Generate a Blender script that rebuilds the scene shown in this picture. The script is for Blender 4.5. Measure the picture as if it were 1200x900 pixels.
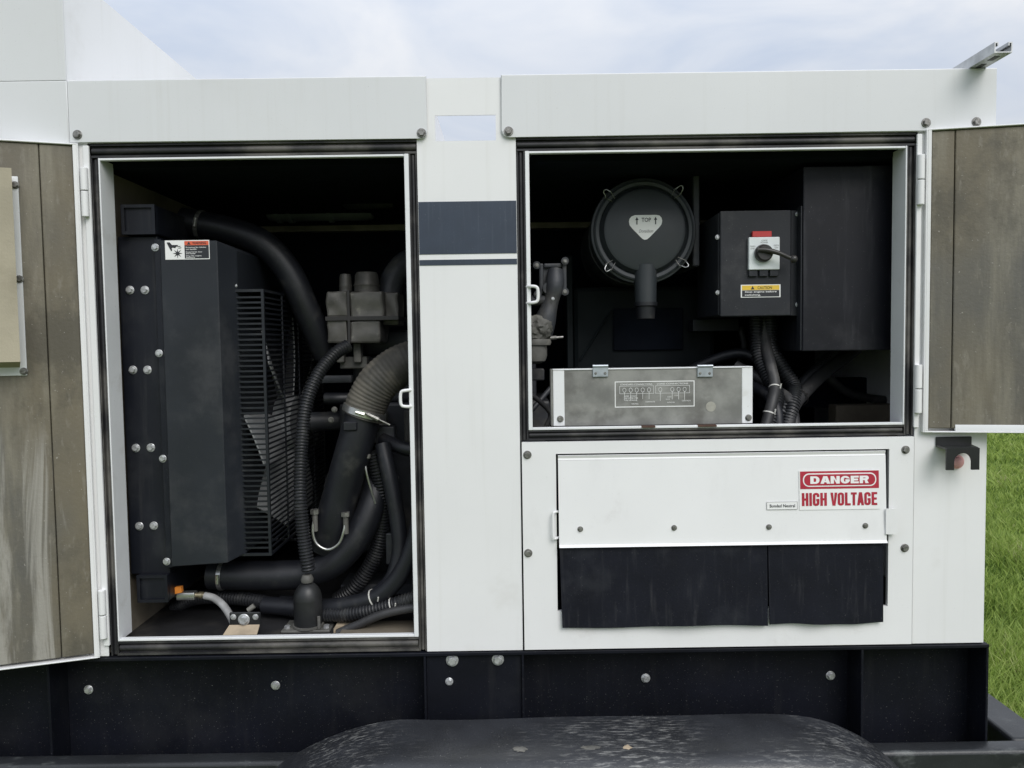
import bpy, bmesh, math, random
import numpy as np
from mathutils import Vector, Matrix, noise as mnoise
random.seed(7)
rng = np.random.default_rng(5)
R_ = math.radians
for o in list(bpy.data.objects):
    bpy.data.objects.remove(o, do_unlink=True)
scene = bpy.context.scene
COL = scene.collection

# ------------------------------------------------------------------ camera
FPX = 901.0
CAM = Vector((0.0, -1.9, 1.65))
PITCH, ROLL, YAW = R_(2.943), R_(0.836), R_(-0.129)
ROT = Matrix.Rotation(YAW, 3, 'Z') @ Matrix.Rotation(math.pi/2 - PITCH, 3, 'X') @ Matrix.Rotation(-ROLL, 3, 'Z')
cd = bpy.data.cameras.new('camera')
cd.sensor_fit = 'HORIZONTAL'; cd.sensor_width = 36.0; cd.lens = 36.0*FPX/1200.0
cd.clip_start = 0.02; cd.clip_end = 3000.0
cam = bpy.data.objects.new('camera', cd); COL.objects.link(cam)
cam.matrix_world = Matrix.Translation(CAM) @ ROT.to_4x4()
scene.camera = cam

# ------------------------------------------------------------------ world, sun, exposure
SUN_EL, SUN_AZ = R_(41), R_(24)          # azimuth measured from the camera's back towards +X
w = bpy.data.worlds.new('World'); scene.world = w; w.use_nodes = True
nt = w.node_tree; nt.nodes.clear()
wo = nt.nodes.new('ShaderNodeOutputWorld'); bg = nt.nodes.new('ShaderNodeBackground')
bg.inputs['Strength'].default_value = 0.10
sky = nt.nodes.new('ShaderNodeTexSky'); sky.sky_type = 'NISHITA'; sky.sun_disc = False
sky.sun_elevation = SUN_EL; sky.sun_rotation = R_(180) - SUN_AZ
tc = nt.nodes.new('ShaderNodeTexCoord'); sep = nt.nodes.new('ShaderNodeSeparateXYZ')
nt.links.new(tc.outputs['Generated'], sep.inputs[0])
# overcast luminance: (1 + 2 sin(elevation)) / 3 of the zenith
m0 = nt.nodes.new('ShaderNodeMath'); m0.operation = 'MAXIMUM'; m0.inputs[1].default_value = 0.0
nt.links.new(sep.outputs['Z'], m0.inputs[0])
m1 = nt.nodes.new('ShaderNodeMath'); m1.operation = 'MULTIPLY_ADD'
m1.inputs[1].default_value = 0.62; m1.inputs[2].default_value = 0.36
nt.links.new(m0.outputs[0], m1.inputs[0])
mp = nt.nodes.new('ShaderNodeMapping'); mp.inputs['Scale'].default_value = (1.0, 1.0, 2.6)
nt.links.new(tc.outputs['Generated'], mp.inputs[0])
nz = nt.nodes.new('ShaderNodeTexNoise'); nz.inputs['Scale'].default_value = 3.4
nz.inputs['Detail'].default_value = 5; nz.inputs['Roughness'].default_value = 0.52; nz.inputs['Distortion'].default_value = 0.5
nt.links.new(mp.outputs[0], nz.inputs['Vector'])
rp = nt.nodes.new('ShaderNodeValToRGB')
rp.color_ramp.elements[0].position = 0.34; rp.color_ramp.elements[0].color = (0.73, 0.82, 0.98, 1)
rp.color_ramp.elements[1].position = 0.66; rp.color_ramp.elements[1].color = (1.06, 1.08, 1.12, 1)
nt.links.new(nz.outputs['Fac'], rp.inputs[0])
mul = nt.nodes.new('ShaderNodeMix'); mul.data_type = 'RGBA'; mul.blend_type = 'MULTIPLY'; mul.inputs['Factor'].default_value = 1
nt.links.new(rp.outputs[0], mul.inputs['A']); nt.links.new(m1.outputs[0], mul.inputs['B'])
sc = nt.nodes.new('ShaderNodeVectorMath'); sc.operation = 'SCALE'; sc.inputs['Scale'].default_value = 12.0
nt.links.new(mul.outputs['Result'], sc.inputs[0])
mx = nt.nodes.new('ShaderNodeMix'); mx.data_type = 'RGBA'; mx.inputs['Factor'].default_value = 0.88
nt.links.new(sky.outputs[0], mx.inputs['A']); nt.links.new(sc.outputs[0], mx.inputs['B'])
nt.links.new(mx.outputs['Result'], bg.inputs[0]); nt.links.new(bg.outputs[0], wo.inputs[0])

sl = bpy.data.lights.new('sun', 'SUN'); sl.energy = 1.5; sl.angle = R_(35); sl.color = (1.0, 0.97, 0.93)
so = bpy.data.objects.new('sun', sl); COL.objects.link(so)
sd = Vector((math.sin(SUN_AZ)*math.cos(SUN_EL), -math.cos(SUN_AZ)*math.cos(SUN_EL), math.sin(SUN_EL)))
so.rotation_euler = sd.to_track_quat('Z', 'Y').to_euler(); so.location = (2, -4, 6)

scene.view_settings.view_transform = 'Standard'
scene.view_settings.look = 'None'
scene.view_settings.gamma = 1.0
scene.view_settings.exposure = 0.33
try: scene.view_settings.use_curve_mapping = False
except Exception: pass
scene.render.resolution_x, scene.render.resolution_y = 1024, 768

# ------------------------------------------------------------------ helpers
def P(px, py, Y=0.0):
    d = ROT @ Vector(((px-600.0)/FPX, -(py-450.0)/FPX, -1.0))
    return CAM + d*((Y-CAM.y)/d.y)
def X(px, py, Y=0.0): return P(px, py, Y).x
def Z(px, py, Y=0.0): return P(px, py, Y).z
def M(px, Y=0.0): return px*(Y-CAM.y)/FPX          # pixel length -> metres at depth Y

def catmull(pts, step):
    pts = [Vector(p) for p in pts]
    if len(pts) == 2:
        n = max(1, int((pts[1]-pts[0]).length/step)); return [pts[0].lerp(pts[1], i/n) for i in range(n+1)]
    a = [pts[0]*2-pts[1]] + pts + [pts[-1]*2-pts[-2]]
    out = []
    for i in range(1, len(a)-2):
        p0, p1, p2, p3 = a[i-1], a[i], a[i+1], a[i+2]
        n = max(2, int((p2-p1).length/step))
        for k in range(n):
            t = k/n
            out.append(0.5*((2*p1)+(p2-p0)*t+(2*p0-5*p1+4*p2-p3)*t*t+(3*p1-p0-3*p2+p3)*t**3))
    out.append(pts[-1]); return out

class B:
    def __init__(s): s.bm = bmesh.new()
    def box(s, x0, x1, y0, y1, z0, z1, bev=0.0, seg=1):
        x0, x1 = min(x0, x1), max(x0, x1); y0, y1 = min(y0, y1), max(y0, y1); z0, z1 = min(z0, z1), max(z0, z1)
        r = bmesh.ops.create_cube(s.bm, size=1.0)
        for v in r['verts']:
            v.co = Vector((x0+(v.co.x+.5)*(x1-x0), y0+(v.co.y+.5)*(y1-y0), z0+(v.co.z+.5)*(z1-z0)))
        if bev > 0:
            es = list({e for v in r['verts'] for e in v.link_edges})
            bmesh.ops.bevel(s.bm, geom=es, offset=bev, segments=seg, affect='EDGES', profile=0.5)
        return s
    def quad8(s, lo, hi):
        vs = [s.bm.verts.new(p) for p in lo] + [s.bm.verts.new(p) for p in hi]
        n = len(lo)
        s.bm.faces.new(vs[:n][::-1]); s.bm.faces.new(vs[n:])
        for i in range(n): s.bm.faces.new((vs[i], vs[(i+1) % n], vs[n+(i+1) % n], vs[n+i]))
        return s
    def prism_y(s, xz, y0, y1): return s.quad8([(x, y0, z) for x, z in xz], [(x, y1, z) for x, z in xz])
    def prism_x(s, yz, x0, x1): return s.quad8([(x0, y, z) for y, z in yz], [(x1, y, z) for y, z in yz])
    def tube(s, pts, r, n=12, cap=True):
        pts = [Vector(p) for p in pts]
        m = len(pts); rings = []
        t0 = (pts[1]-pts[0]).normalized()
        up = Vector((0, 0, 1)) if abs(t0.z) < .9 else Vector((1, 0, 0))
        u = t0.cross(up).normalized()
        for i, p in enumerate(pts):
            t = (pts[min(i+1, m-1)]-pts[max(i-1, 0)]).normalized()
            u = (u-t*u.dot(t)).normalized(); v = t.cross(u)
            rr = r(i/(m-1)) if callable(r) else (r[i] if isinstance(r, (list, tuple)) else r)
            rings.append([s.bm.verts.new(p+(u*math.cos(a)+v*math.sin(a))*rr) for a in [2*math.pi*k/n for k in range(n)]])
        for i in range(m-1):
            for k in range(n):
                s.bm.faces.new((rings[i][k], rings[i][(k+1) % n], rings[i+1][(k+1) % n], rings[i+1][k]))
        if cap:
            s.bm.faces.new(rings[0][::-1]); s.bm.faces.new(rings[-1])
        return s
    def cyl(s, p0, p1, r, n=16, r1=None):
        return s.tube([p0, p1], [r, r if r1 is None else r1], n)
    def lathe(s, prof, org, axis=(0, 0, 1), n=32):
        org = Vector(org); ax = Vector(axis).normalized()
        up = Vector((0, 0, 1)) if abs(ax.z) < .9 else Vector((1, 0, 0))
        u = ax.cross(up).normalized(); v = ax.cross(u)
        rings = []
        for r, h in prof:
            if r < 1e-6: rings.append([s.bm.verts.new(org+ax*h)])
            else: rings.append([s.bm.verts.new(org+ax*h+(u*math.cos(2*math.pi*k/n)+v*math.sin(2*math.pi*k/n))*r) for k in range(n)])
        for a, b in zip(rings, rings[1:]):
            for k in range(n):
                k2 = (k+1) % n
                if len(a) == 1 and len(b) == 1: continue
                if len(a) == 1: s.bm.faces.new((a[0], b[k2], b[k]))
                elif len(b) == 1: s.bm.faces.new((a[k], a[k2], b[0]))
                else: s.bm.faces.new((a[k], a[k2], b[k2], b[k]))
        return s

def mesh_of(name, b, sharp=38):
    bm = b.bm
    bmesh.ops.recalc_face_normals(bm, faces=bm.faces)
    lim = math.radians(sharp)
    for f in bm.faces: f.smooth = True
    for e in bm.edges:
        e.smooth = (len(e.link_faces) == 2 and e.calc_face_angle(0) < lim)
        if e.smooth and e.calc_face_angle(0) > .02:
            a0, a1 = e.link_faces[0].calc_area(), e.link_faces[1].calc_area()
            if max(a0, a1) > 8*min(a0, a1): e.smooth = False
    me = bpy.data.meshes.new(name); bm.to_mesh(me); bm.free()
    return me
def wloc(o):
    v = Vector((0, 0, 0))
    while o is not None:
        v += o.location; o = o.parent
    return v
def obj(name, b, m, parent=None, label=None, origin=None):
    """b holds world coordinates (parents here are never rotated unless origin='local')"""
    me = mesh_of(name, b)
    me.materials.append(m)
    o = bpy.data.objects.new(name, me); COL.objects.link(o)
    if parent is not None:
        o.parent = parent
        if origin != 'local':
            me.transform(Matrix.Translation(-wloc(parent)))
    if label: o['label'] = label
    return o
def inst(name, me, loc, parent, rot=(0, 0, 0), scale=(1, 1, 1), local=False):
    o = bpy.data.objects.new(name, me); COL.objects.link(o); o.parent = parent
    o.location = Vector(loc) if local else Vector(loc)-wloc(parent)
    o.rotation_euler = rot; o.scale = scale
    return o
def thing(name, label, cat, loc, group=None):
    o = bpy.data.objects.new(name, None); COL.objects.link(o); o.location = loc
    o.empty_display_size = 0.05
    o['label'] = label; o['category'] = cat
    if group: o['group'] = group
    return o
def tag(o, label, cat, group=None):
    o['label'] = label; o['category'] = cat
    if group: o['group'] = group
    return o

# ------------------------------------------------------------------ materials
def material(name, col, rough=.5, metal=0., var=.15, vscale=6., dust=None, dust_amt=.0, dscale=9., dthr=.5,
             mask=0., streak=None, streak_amt=0., speck=None, speck_amt=0., bump=0., bscale=250., spec=.5, coat=0., sscale=(70, 70, 3), dsoft=.22, stretch=(1, 1, 1)):
    m = bpy.data.materials.new(name); m.use_nodes = True
    t = m.node_tree; N = t.nodes; L = t.links
    bs = N['Principled BSDF']
    g = N.new('ShaderNodeNewGeometry')
    def noise(scale, detail=4, rough_=.55, map_=None, off=(0, 0, 0)):
        n = N.new('ShaderNodeTexNoise'); n.inputs['Scale'].default_value = scale; n.inputs['Detail'].default_value = detail
        n.inputs['Roughness'].default_value = rough_
        mp_ = N.new('ShaderNodeMapping'); mp_.inputs['Scale'].default_value = map_ or (1, 1, 1); mp_.inputs['Location'].default_value = off
        L.new(g.outputs['Position'], mp_.inputs[0]); L.new(mp_.outputs[0], n.inputs['Vector'])
        return n.outputs['Fac']
    def ramp(src, a, b):
        mr = N.new('ShaderNodeMapRange'); mr.interpolation_type = 'SMOOTHSTEP'
        mr.inputs['From Min'].default_value = a; mr.inputs['From Max'].default_value = b
        L.new(src, mr.inputs['Value']); return mr.outputs['Result']
    def mulv(src, k):
        mm = N.new('ShaderNodeMath'); mm.operation = 'MULTIPLY'; mm.inputs[1].default_value = k
        L.new(src, mm.inputs[0]); return mm.outputs[0]
    def mix(fac, a, b):
        q = N.new('ShaderNodeMix'); q.data_type = 'RGBA'
        L.new(fac, q.inputs['Factor'])
        for s_, v in (('A', a), ('B', b)):
            if isinstance(v, tuple): q.inputs[s_].default_value = (v[0], v[1], v[2], 1)
            else: L.new(v, q.inputs[s_])
        return q.outputs['Result']
    lo = tuple(c*(1-var) for c in col); hi = tuple(min(1, c*(1+var*.6)) for c in col)
    cur = mix(ramp(noise(vscale, 5), .3, .7), lo, hi)
    rcur = None; mk = None
    if mask: mk = ramp(noise(mask, 3, .5, None, (8.62, 2.9, 6.1)), .42, .60)
    def masked(f):
        if mk is None: return f
        mm = N.new('ShaderNodeMath'); mm.operation = 'MULTIPLY'; L.new(f, mm.inputs[0]); L.new(mk, mm.inputs[1]); return mm.outputs[0]
    if dust:
        f = mulv(ramp(noise(dscale, 6, .62, stretch, (3.1, 7.7, 1.3)), dthr, dthr+dsoft), dust_amt); f = masked(f)
        cur = mix(f, cur, dust); rcur = f
    if streak:
        f = mulv(ramp(noise(1., 4, .6, sscale, (9.2, 1.1, 4.4)), .52, .78), streak_amt); f = masked(f)
        cur = mix(f, cur, streak)
    if speck:
        f = mulv(ramp(noise(330., 2, .5, None, (1.7, 5.1, 2.2)), .70, .76), speck_amt)
        cur = mix(f, cur, speck)
    L.new(cur, bs.inputs['Base Color'])
    bs.inputs['Metallic'].default_value = metal
    bs.inputs['Specular IOR Level'].default_value = spec
    bs.inputs['Coat Weight'].default_value = coat
    rr = N.new('ShaderNodeMapRange'); rr.inputs['To Min'].default_value = max(.05, rough-.08); rr.inputs['To Max'].default_value = min(1, rough+.12)
    L.new(noise(vscale*3, 4, .6, None, (5, 5, 5)), rr.inputs['Value'])
    L.new(rr.outputs['Result'], bs.inputs['Roughness'])
    if bump > 0:
        bn = N.new('ShaderNodeBump'); bn.inputs['Strength'].default_value = bump; bn.inputs['Distance'].default_value = .002
        L.new(noise(bscale, 3), bn.inputs['Height']); L.new(bn.outputs[0], bs.inputs['Normal'])
    return m

white = material('white_paint', (.80, .80, .80), .38, var=.03, vscale=2.2, dust=(.58, .56, .52), dust_amt=.35, dscale=4.6, dthr=.58,
                 streak=(.55, .54, .49), streak_amt=.16, speck=(.32, .31, .28), speck_amt=.25, bump=.05, bscale=420, sscale=(38, 38, 1.2))
white2 = material('white_panel_paint', (.81, .81, .81), .42, var=.03, vscale=3, dust=(.52, .48, .47), dust_amt=.5, dscale=6.5, dthr=.60,
                  streak=(.45, .44, .42), streak_amt=.12, speck=(.35, .33, .3), speck_amt=.22, bump=.05, bscale=420, sscale=(16, 16, 5))
white_shaded = material('white_paint_shaded', (.68, .69, .70), .36, var=.03, vscale=2.2, dust=(.55, .54, .51), dust_amt=.22, dscale=2.6, dthr=.52,
                 streak=(.50, .49, .46), streak_amt=.2, speck=(.28, .27, .24), speck_amt=.3, bump=.05, bscale=420, sscale=(38, 38, 1.2))  # greyer copy of the white: darkening next to the sky put into the colour
lipwhite = material('white_jamb_paint', (.78, .79, .80), .4, var=.05, vscale=5, dust=(.42, .39, .32), dust_amt=.35, dscale=14, dthr=.56, speck=(.2, .17, .14), speck_amt=.4)
blackpaint = material('black_satin_paint', (.0055, .0065, .011), .5, var=.3, vscale=5, spec=.2, dust=(.04, .041, .042), dust_amt=.22, dscale=3.2, dthr=.5,
                      speck=(.26, .26, .25), speck_amt=.6, streak=(.045, .045, .045), streak_amt=.15, bump=.12, bscale=350, sscale=(30, 30, 3))
fenderm = material('fender_worn_black', (.030, .032, .037), .30, mask=2.6, var=.3, vscale=7, dust=(.26, .26, .25), dust_amt=.75, dscale=50, dthr=.52, dsoft=.16, streak=(.36, .36, .35), streak_amt=.6, sscale=(28, 150, 150),
                   speck=(.42, .41, .38), speck_amt=.55, bump=.25, bscale=240, stretch=(.55, 2.6, 2))
railm = material('trailer_rail_black', (.022, .024, .027), .36, var=.3, vscale=6, dust=(.26, .28, .27), dust_amt=.55, dscale=9, dthr=.54, speck=(.35, .36, .34), speck_amt=.4, bump=.2, bscale=260, stretch=(1, 2, 2))
stripe = material('navy_stripe_vinyl', (.030, .043, .068), .45, var=.14, vscale=9, streak=(.09, .11, .14), streak_amt=.4, speck=(.3, .32, .34), speck_amt=.2, sscale=(120, 120, 4))
seal = material('door_seal_rubber', (.018, .018, .021), .55, var=.25, vscale=14, dust=(.16, .15, .135), dust_amt=.75, dscale=12, dthr=.44, streak=(.22, .21, .19), streak_amt=.35, bump=.2, bscale=160, sscale=(6, 6, 6), stretch=(.35, 1, .35))
liner = material('black_acoustic_liner', (.005, .0075, .014), .85, var=.3, vscale=7, bump=.3, bscale=90, spec=.2)
foam = material('tan_dirty_liner', (.16, .135, .10), .85, var=.3, vscale=5, dust=(.25, .22, .17), dust_amt=.6, dscale=6, dthr=.5, bump=.2)
radm = material('radiator_black_steel', (.008, .0095, .015), .42, spec=.35, var=.2, vscale=4, dust=(.03, .032, .036), dust_amt=.5, dscale=7, dthr=.5, streak=(.08, .08, .08), streak_amt=.22, speck=(.18, .18, .17), speck_amt=.3, sscale=(50, 50, 3), bump=.06)
shroudm = material('shroud_slate_black', (.019, .022, .028), .42, spec=.4, var=.18, vscale=4, dust=(.065, .066, .07), dust_amt=.5, dscale=6, dthr=.5, speck=(.2, .2, .19), speck_amt=.25, bump=.06)
guardm = material('guard_black', (.012, .014, .019), .4, var=.2, vscale=9, dust=(.07, .07, .07), dust_amt=.4, dscale=10)
fanm = material('fan_grey_plastic', (.42, .43, .44), .55, var=.25, vscale=5, dust=(.55, .55, .54), dust_amt=.5, dscale=7)
hosem = material('rubber_hose', (.010, .011, .015), .46, var=.25, vscale=10, dust=(.07, .068, .064), dust_amt=.5, dscale=13, dthr=.52, speck=(.2, .19, .17), speck_amt=.3, bump=.12, bscale=180)
dustyhose = material('dusty_intake_hose', (.05, .048, .042), .7, var=.25, vscale=12, dust=(.15, .135, .11), dust_amt=.7, dscale=9, dthr=.42, bump=.2)
conduitm = material('corrugated_conduit', (.016, .017, .020), .42, var=.2, vscale=12, dust=(.10, .10, .095), dust_amt=.5, dscale=12, dthr=.5)
cablem = material('cable_jacket', (.035, .035, .037), .5, var=.25, vscale=14, dust=(.13, .125, .115), dust_amt=.55, dscale=14)
enginem = material('engine_grey_black', (.034, .037, .044), .5, var=.35, vscale=14, dust=(.10, .095, .085), dust_amt=.6, dscale=12, bump=.3, bscale=90)
castm = material('cast_dusty_metal', (.12, .118, .108), .6, var=.3, vscale=16, dust=(.24, .23, .20), dust_amt=.6, dscale=18, bump=.4, bscale=110)
shieldm = material('dull_shield_metal', (.12, .115, .105), .48, metal=.35, var=.35, vscale=14, dust=(.40, .38, .33), dust_amt=.8, dscale=16, dthr=.54, bump=.15)
strapm = material('dark_strap', (.03, .028, .028), .5, var=.2)
zinc = material('zinc_bolt', (.60, .61, .62), .34, metal=.6, var=.25, vscale=90, dust=(.16, .14, .11), dust_amt=.6, dscale=120)
dullbolt = material('dull_bolt', (.27, .265, .25), .42, metal=.7, var=.35, vscale=120, dust=(.09, .08, .065), dust_amt=.6, dscale=140)
steel = material('bright_steel', (.62, .62, .60), .28, metal=.9, var=.15, vscale=40)
galv = material('galvanised_strut', (.52, .53, .53), .42, metal=.6, var=.2, vscale=30)
brass = material('brass_fitting', (.42, .36, .24), .35, metal=.8, var=.2, vscale=40)
orange = material('orange_handle', (.72, .24, .035), .5, var=.15, vscale=40)
clearhose = material('grey_braided_hose', (.33, .33, .33), .35, var=.2, vscale=30)
tan = material('tan_plate', (.42, .34, .24), .7, var=.2, vscale=25, dust=(.3, .24, .17), dust_amt=.5)
floorm = material('dusty_floor_plate', (.016, .016, .018), .65, var=.3, vscale=9, dust=(.09, .08, .065), dust_amt=.6, dscale=6, dthr=.52, bump=.3, bscale=90)
plasticlid = material('air_cleaner_plastic', (.032, .038, .044), .45, var=.1, vscale=6, dust=(.05, .052, .053), dust_amt=.5, dscale=7)
boxm = material('switch_box_black', (.015, .017, .022), .48, spec=.35, var=.15, vscale=8, dust=(.055, .055, .058), dust_amt=.5, dscale=10, speck=(.22, .22, .22), speck_amt=.5, bump=.15, bscale=500)
cabm = material('cabinet_black', (.007, .0075, .012), .42, spec=.3, var=.2, vscale=6, dust=(.028, .028, .033), dust_amt=.5, dscale=9, streak=(.075, .075, .085), streak_amt=.5, speck=(.28, .28, .28), speck_amt=.5, sscale=(28, 28, 3))
handlem = material('lever_black', (.035, .033, .032), .35, var=.1)
plate = material('switch_plate_grey', (.72, .76, .77), .45, var=.06, vscale=30)
redm = material('red_plastic', (.48, .035, .035), .45, var=.1, vscale=30)
greypanel = material('dirty_grey_panel', (.25, .25, .235), .5, metal=.2, var=.3, vscale=16, dust=(.12, .115, .105), dust_amt=.7, dscale=11, dthr=.48, streak=(.42, .41, .38), streak_amt=.35, speck=(.5, .48, .44), speck_amt=.25, sscale=(14, 14, 22), bump=.08)
flapm = material('rubber_flap', (.008, .009, .015), .55, spec=.2, var=.2, vscale=9, dust=(.035, .037, .045), dust_amt=.4, dscale=8, streak=(.07, .07, .075), streak_amt=.3, speck=(.3, .3, .3), speck_amt=.25, sscale=(60, 60, 6), bump=.15, bscale=160)
bracketm = material('black_bracket', (.014, .015, .016), .4, var=.2, vscale=14, dust=(.06, .06, .06), dust_amt=.3)
pink = material('faded_pink_plastic', (.80, .42, .42), .5, var=.12, vscale=40)
tyrem = material('tyre_rubber', (.025, .025, .025), .75, var=.2, vscale=15, dust=(.12, .11, .09), dust_amt=.5)
railint = material('rust_brown_rail', (.46, .39, .37), .7, var=.25, vscale=8)
altm = material('alternator_green_black', (.005, .009, .011), .6, var=.25, vscale=6, spec=.25, dust=(.015, .02, .022), dust_amt=.4)
tie = material('white_zip_tie', (.62, .61, .57), .45, var=.08)
s_white = material('sticker_white', (.84, .84, .83), .4, var=.03, vscale=20)
s_red = material('sticker_red', (.42, .022, .045), .4, var=.12, vscale=30)
s_black = material('sticker_black', (.022, .023, .028), .45, var=.1)
s_orange = material('sticker_orange_red', (.68, .12, .055), .45, var=.08)
s_yellow = material('sticker_yellow', (.75, .50, .05), .45, var=.08)
s_grey = material('print_grey', (.25, .25, .25), .5, var=.1)
rust = material('rust_patch', (.085, .045, .032), .8, var=.3, vscale=40)
cream = material('cream_foam_box', (.40, .36, .27), .8, var=.16, vscale=6, dust=(.24, .21, .15), dust_amt=.5, dscale=5, bump=.25, bscale=200)

def door_liner_material():
    m = bpy.data.materials.new('stained_door_liner'); m.use_nodes = True
    t = m.node_tree; N = t.nodes; L = t.links; bs = N['Principled BSDF']
    g = N.new('ShaderNodeNewGeometry')
    def nz_(scale, map_, off, det=5, rg=.58, dist=0):
        n = N.new('ShaderNodeTexNoise'); n.inputs['Scale'].default_value = scale; n.inputs['Detail'].default_value = det
        n.inputs['Roughness'].default_value = rg; n.inputs['Distortion'].default_value = dist
        mp_ = N.new('ShaderNodeMapping'); mp_.inputs['Scale'].default_value = map_; mp_.inputs['Location'].default_value = off
        L.new(g.outputs['Position'], mp_.inputs[0]); L.new(mp_.outputs[0], n.inputs['Vector']); return n.outputs['Fac']
    def rmp(src, a, b, k=1.0):
        mr = N.new('ShaderNodeMapRange'); mr.interpolation_type = 'SMOOTHSTEP'
        mr.inputs['From Min'].default_value = a; mr.inputs['From Max'].default_value = b; mr.inputs['To Max'].default_value = k
        L.new(src, mr.inputs['Value']); return mr.outputs['Result']
    def mix(f, a, b):
        q = N.new('ShaderNodeMix'); q.data_type = 'RGBA'; L.new(f, q.inputs['Factor'])
        for s_, v in (('A', a), ('B', b)):
            if isinstance(v, tuple): q.inputs[s_].default_value = (*v, 1)
            else: L.new(v, q.inputs[s_])
        return q.outputs['Result']
    def mulf(a, b):
        q = N.new('ShaderNodeMath'); q.operation = 'MULTIPLY'; L.new(a, q.inputs[0]); L.new(b, q.inputs[1]); return q.outputs[0]
    cur = mix(rmp(nz_(1.7, (1, 1, .8), (2, 3, 4)), .38, .64), (.105, .102, .092), (.158, .136, .094))
    cur = mix(rmp(nz_(1, (13, 13, 1.4), (4, 8, 1), 7, .66), .45, .70, .85), cur, (.235, .215, .165))
    cur = mix(rmp(nz_(1, (4.2, 4.2, 3.2), (7, 1, 3), 7, .68), .50, .66, .8), cur, (.082, .074, .056))
    # pale run-off streaks below the box on the left door and blotches low on the doors
    sepz = N.new('ShaderNodeSeparateXYZ'); L.new(g.outputs['Position'], sepz.inputs[0])
    low = rmp(sepz.outputs['Z'], 1.50, 1.36)
    lft = rmp(sepz.outputs['X'], -1.07, -1.12)
    runs = rmp(nz_(1, (20, 20, 1.7), (1.2, .4, 6), 7, .64, .6), .51, .63, .85)
    cur = mix(mulf(mulf(runs, low), lft), cur, (.34, .325, .29))
    cur = mix(rmp(nz_(60, (1, 1, .35), (0, 0, 0), 3), .58, .74, .5), cur, (.24, .22, .18))
    cur = mix(rmp(nz_(150, (1, 1, 1), (5, 0, 0), 2), .70, .75, .6), cur, (.40, .38, .34))
    L.new(cur, bs.inputs['Base Color'])
    bs.inputs['Roughness'].default_value = .62
    bn = N.new('ShaderNodeBump'); bn.inputs['Strength'].default_value = .25; bn.inputs['Distance'].default_value = .003
    L.new(nz_(120, (1, 1, 1), (0, 0, 0), 4), bn.inputs['Height']); L.new(bn.outputs[0], bs.inputs['Normal'])
    return m
doorliner = door_liner_material()

# shared bolt head: washer flange and hexagon, facing -Y, unit radius
def bolt_mesh(name, m, washer=1.0, hexr=.72):
    b = B()
    b.lathe([(0, 0), (washer, 0), (washer, .14), (washer*.93, .2), (0, .2)], (0, 0, 0), (0, -1, 0), 20)
    b.lathe([(0, .18), (hexr, .18), (hexr, .62), (hexr*.86, .74), (0, .74)], (0, 0, 0), (0, -1, 0), 6)
    me = mesh_of(name, b, 30); me.materials.append(m); return me
BOLT_Z = bolt_mesh('bolt_zinc', zinc)
BOLT_D = bolt_mesh('bolt_dull', dullbolt)
BOLT_S = bolt_mesh('screw_small', dullbolt, .9, .6)
def bolt(px, py, Y, dpx, parent, me=None, name='bolt'):
    """bolt head dpx pixels wide whose flange sits on the plane Y"""
    r = M(dpx, Y)/2
    return inst(name, me or BOLT_D, P(px, py, Y+.0005), parent, (0, random.uniform(0, 6.28), 0), (r, r, r))
def bolt_local(loc, r, parent, me=None, name='bolt'):
    return inst(name, me or BOLT_D, loc, parent, (0, random.uniform(0, 6.28), 0), (r, r, r), local=True)

def text(name, s, x0, x1, z0, z1, y, m, parent, bold=0.0, shear=0.0):
    cu = bpy.data.curves.new(name, 'FONT'); cu.body = s; cu.size = 1.0; cu.offset = bold; cu.shear = shear
    cu.resolution_u = 3
    ob = bpy.data.objects.new(name, cu); COL.objects.link(ob)
    bpy.context.view_layer.update()
    me = bpy.data.meshes.new_from_object(ob.evaluated_get(bpy.context.evaluated_depsgraph_get()))
    bpy.data.objects.remove(ob, do_unlink=True); bpy.data.curves.remove(cu)
    co = np.array([v.co[:] for v in me.vertices]); mn, mxx = co.min(0), co.max(0)
    base = wloc(parent)
    for v in me.vertices:
        a = (v.co.x-mn[0])/(mxx[0]-mn[0]); c = (v.co.y-mn[1])/(mxx[1]-mn[1])
        v.co = Vector((x0+a*(x1-x0), y, z0+c*(z1-z0)))-base
    me.name = name; me.materials.clear(); me.materials.append(m)
    o = bpy.data.objects.new(name, me); COL.objects.link(o); o.parent = parent
    return o

# ------------------------------------------------------------------ ground
def ground():
    b = B(); S = 900
    bmesh.ops.create_grid(b.bm, x_segments=60, y_segments=60, size=S)
    for v in b.bm.verts:
        d = math.hypot(v.co.x, v.co.y)
        v.co.z = 0.0 if d < 40 else -0.3*math.sin(v.co.x*.01)*math.cos(v.co.y*.013)
    m = material('lawn_soil', (.09, .13, .03), .9, var=.35, vscale=1.3, dust=(.10, .085, .035), dust_amt=.6, dscale=5, dthr=.5, bump=.5, bscale=40, spec=.2)
    o = obj('ground', b, m); o['kind'] = 'structure'
    return o
ground()

# ------------------------------------------------------------------ generator enclosure
XL, XR = -1.86, 1.1845
ZT, ZF, ZB = 2.301, 2.152, 0.881
YD = 1.10
ENC = thing('generator_enclosure', 'white steel generator enclosure with two open side doors on a black skid', 'generator', (-.34, .55, ZB))
ox0, ox1, oz0, oz1 = -.990, -.2505, .926, 2.111        # left opening
qx0, qx1, qz0, qz1 = .0538, .972, 1.443, 2.1135         # right opening
px0, px1 = -.219, .022                                  # pillar
SO = [(-1.014, px0, ZB+.002, ZF), (px1, .999, 1.411, ZF)]      # outer bounds of the seals

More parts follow.
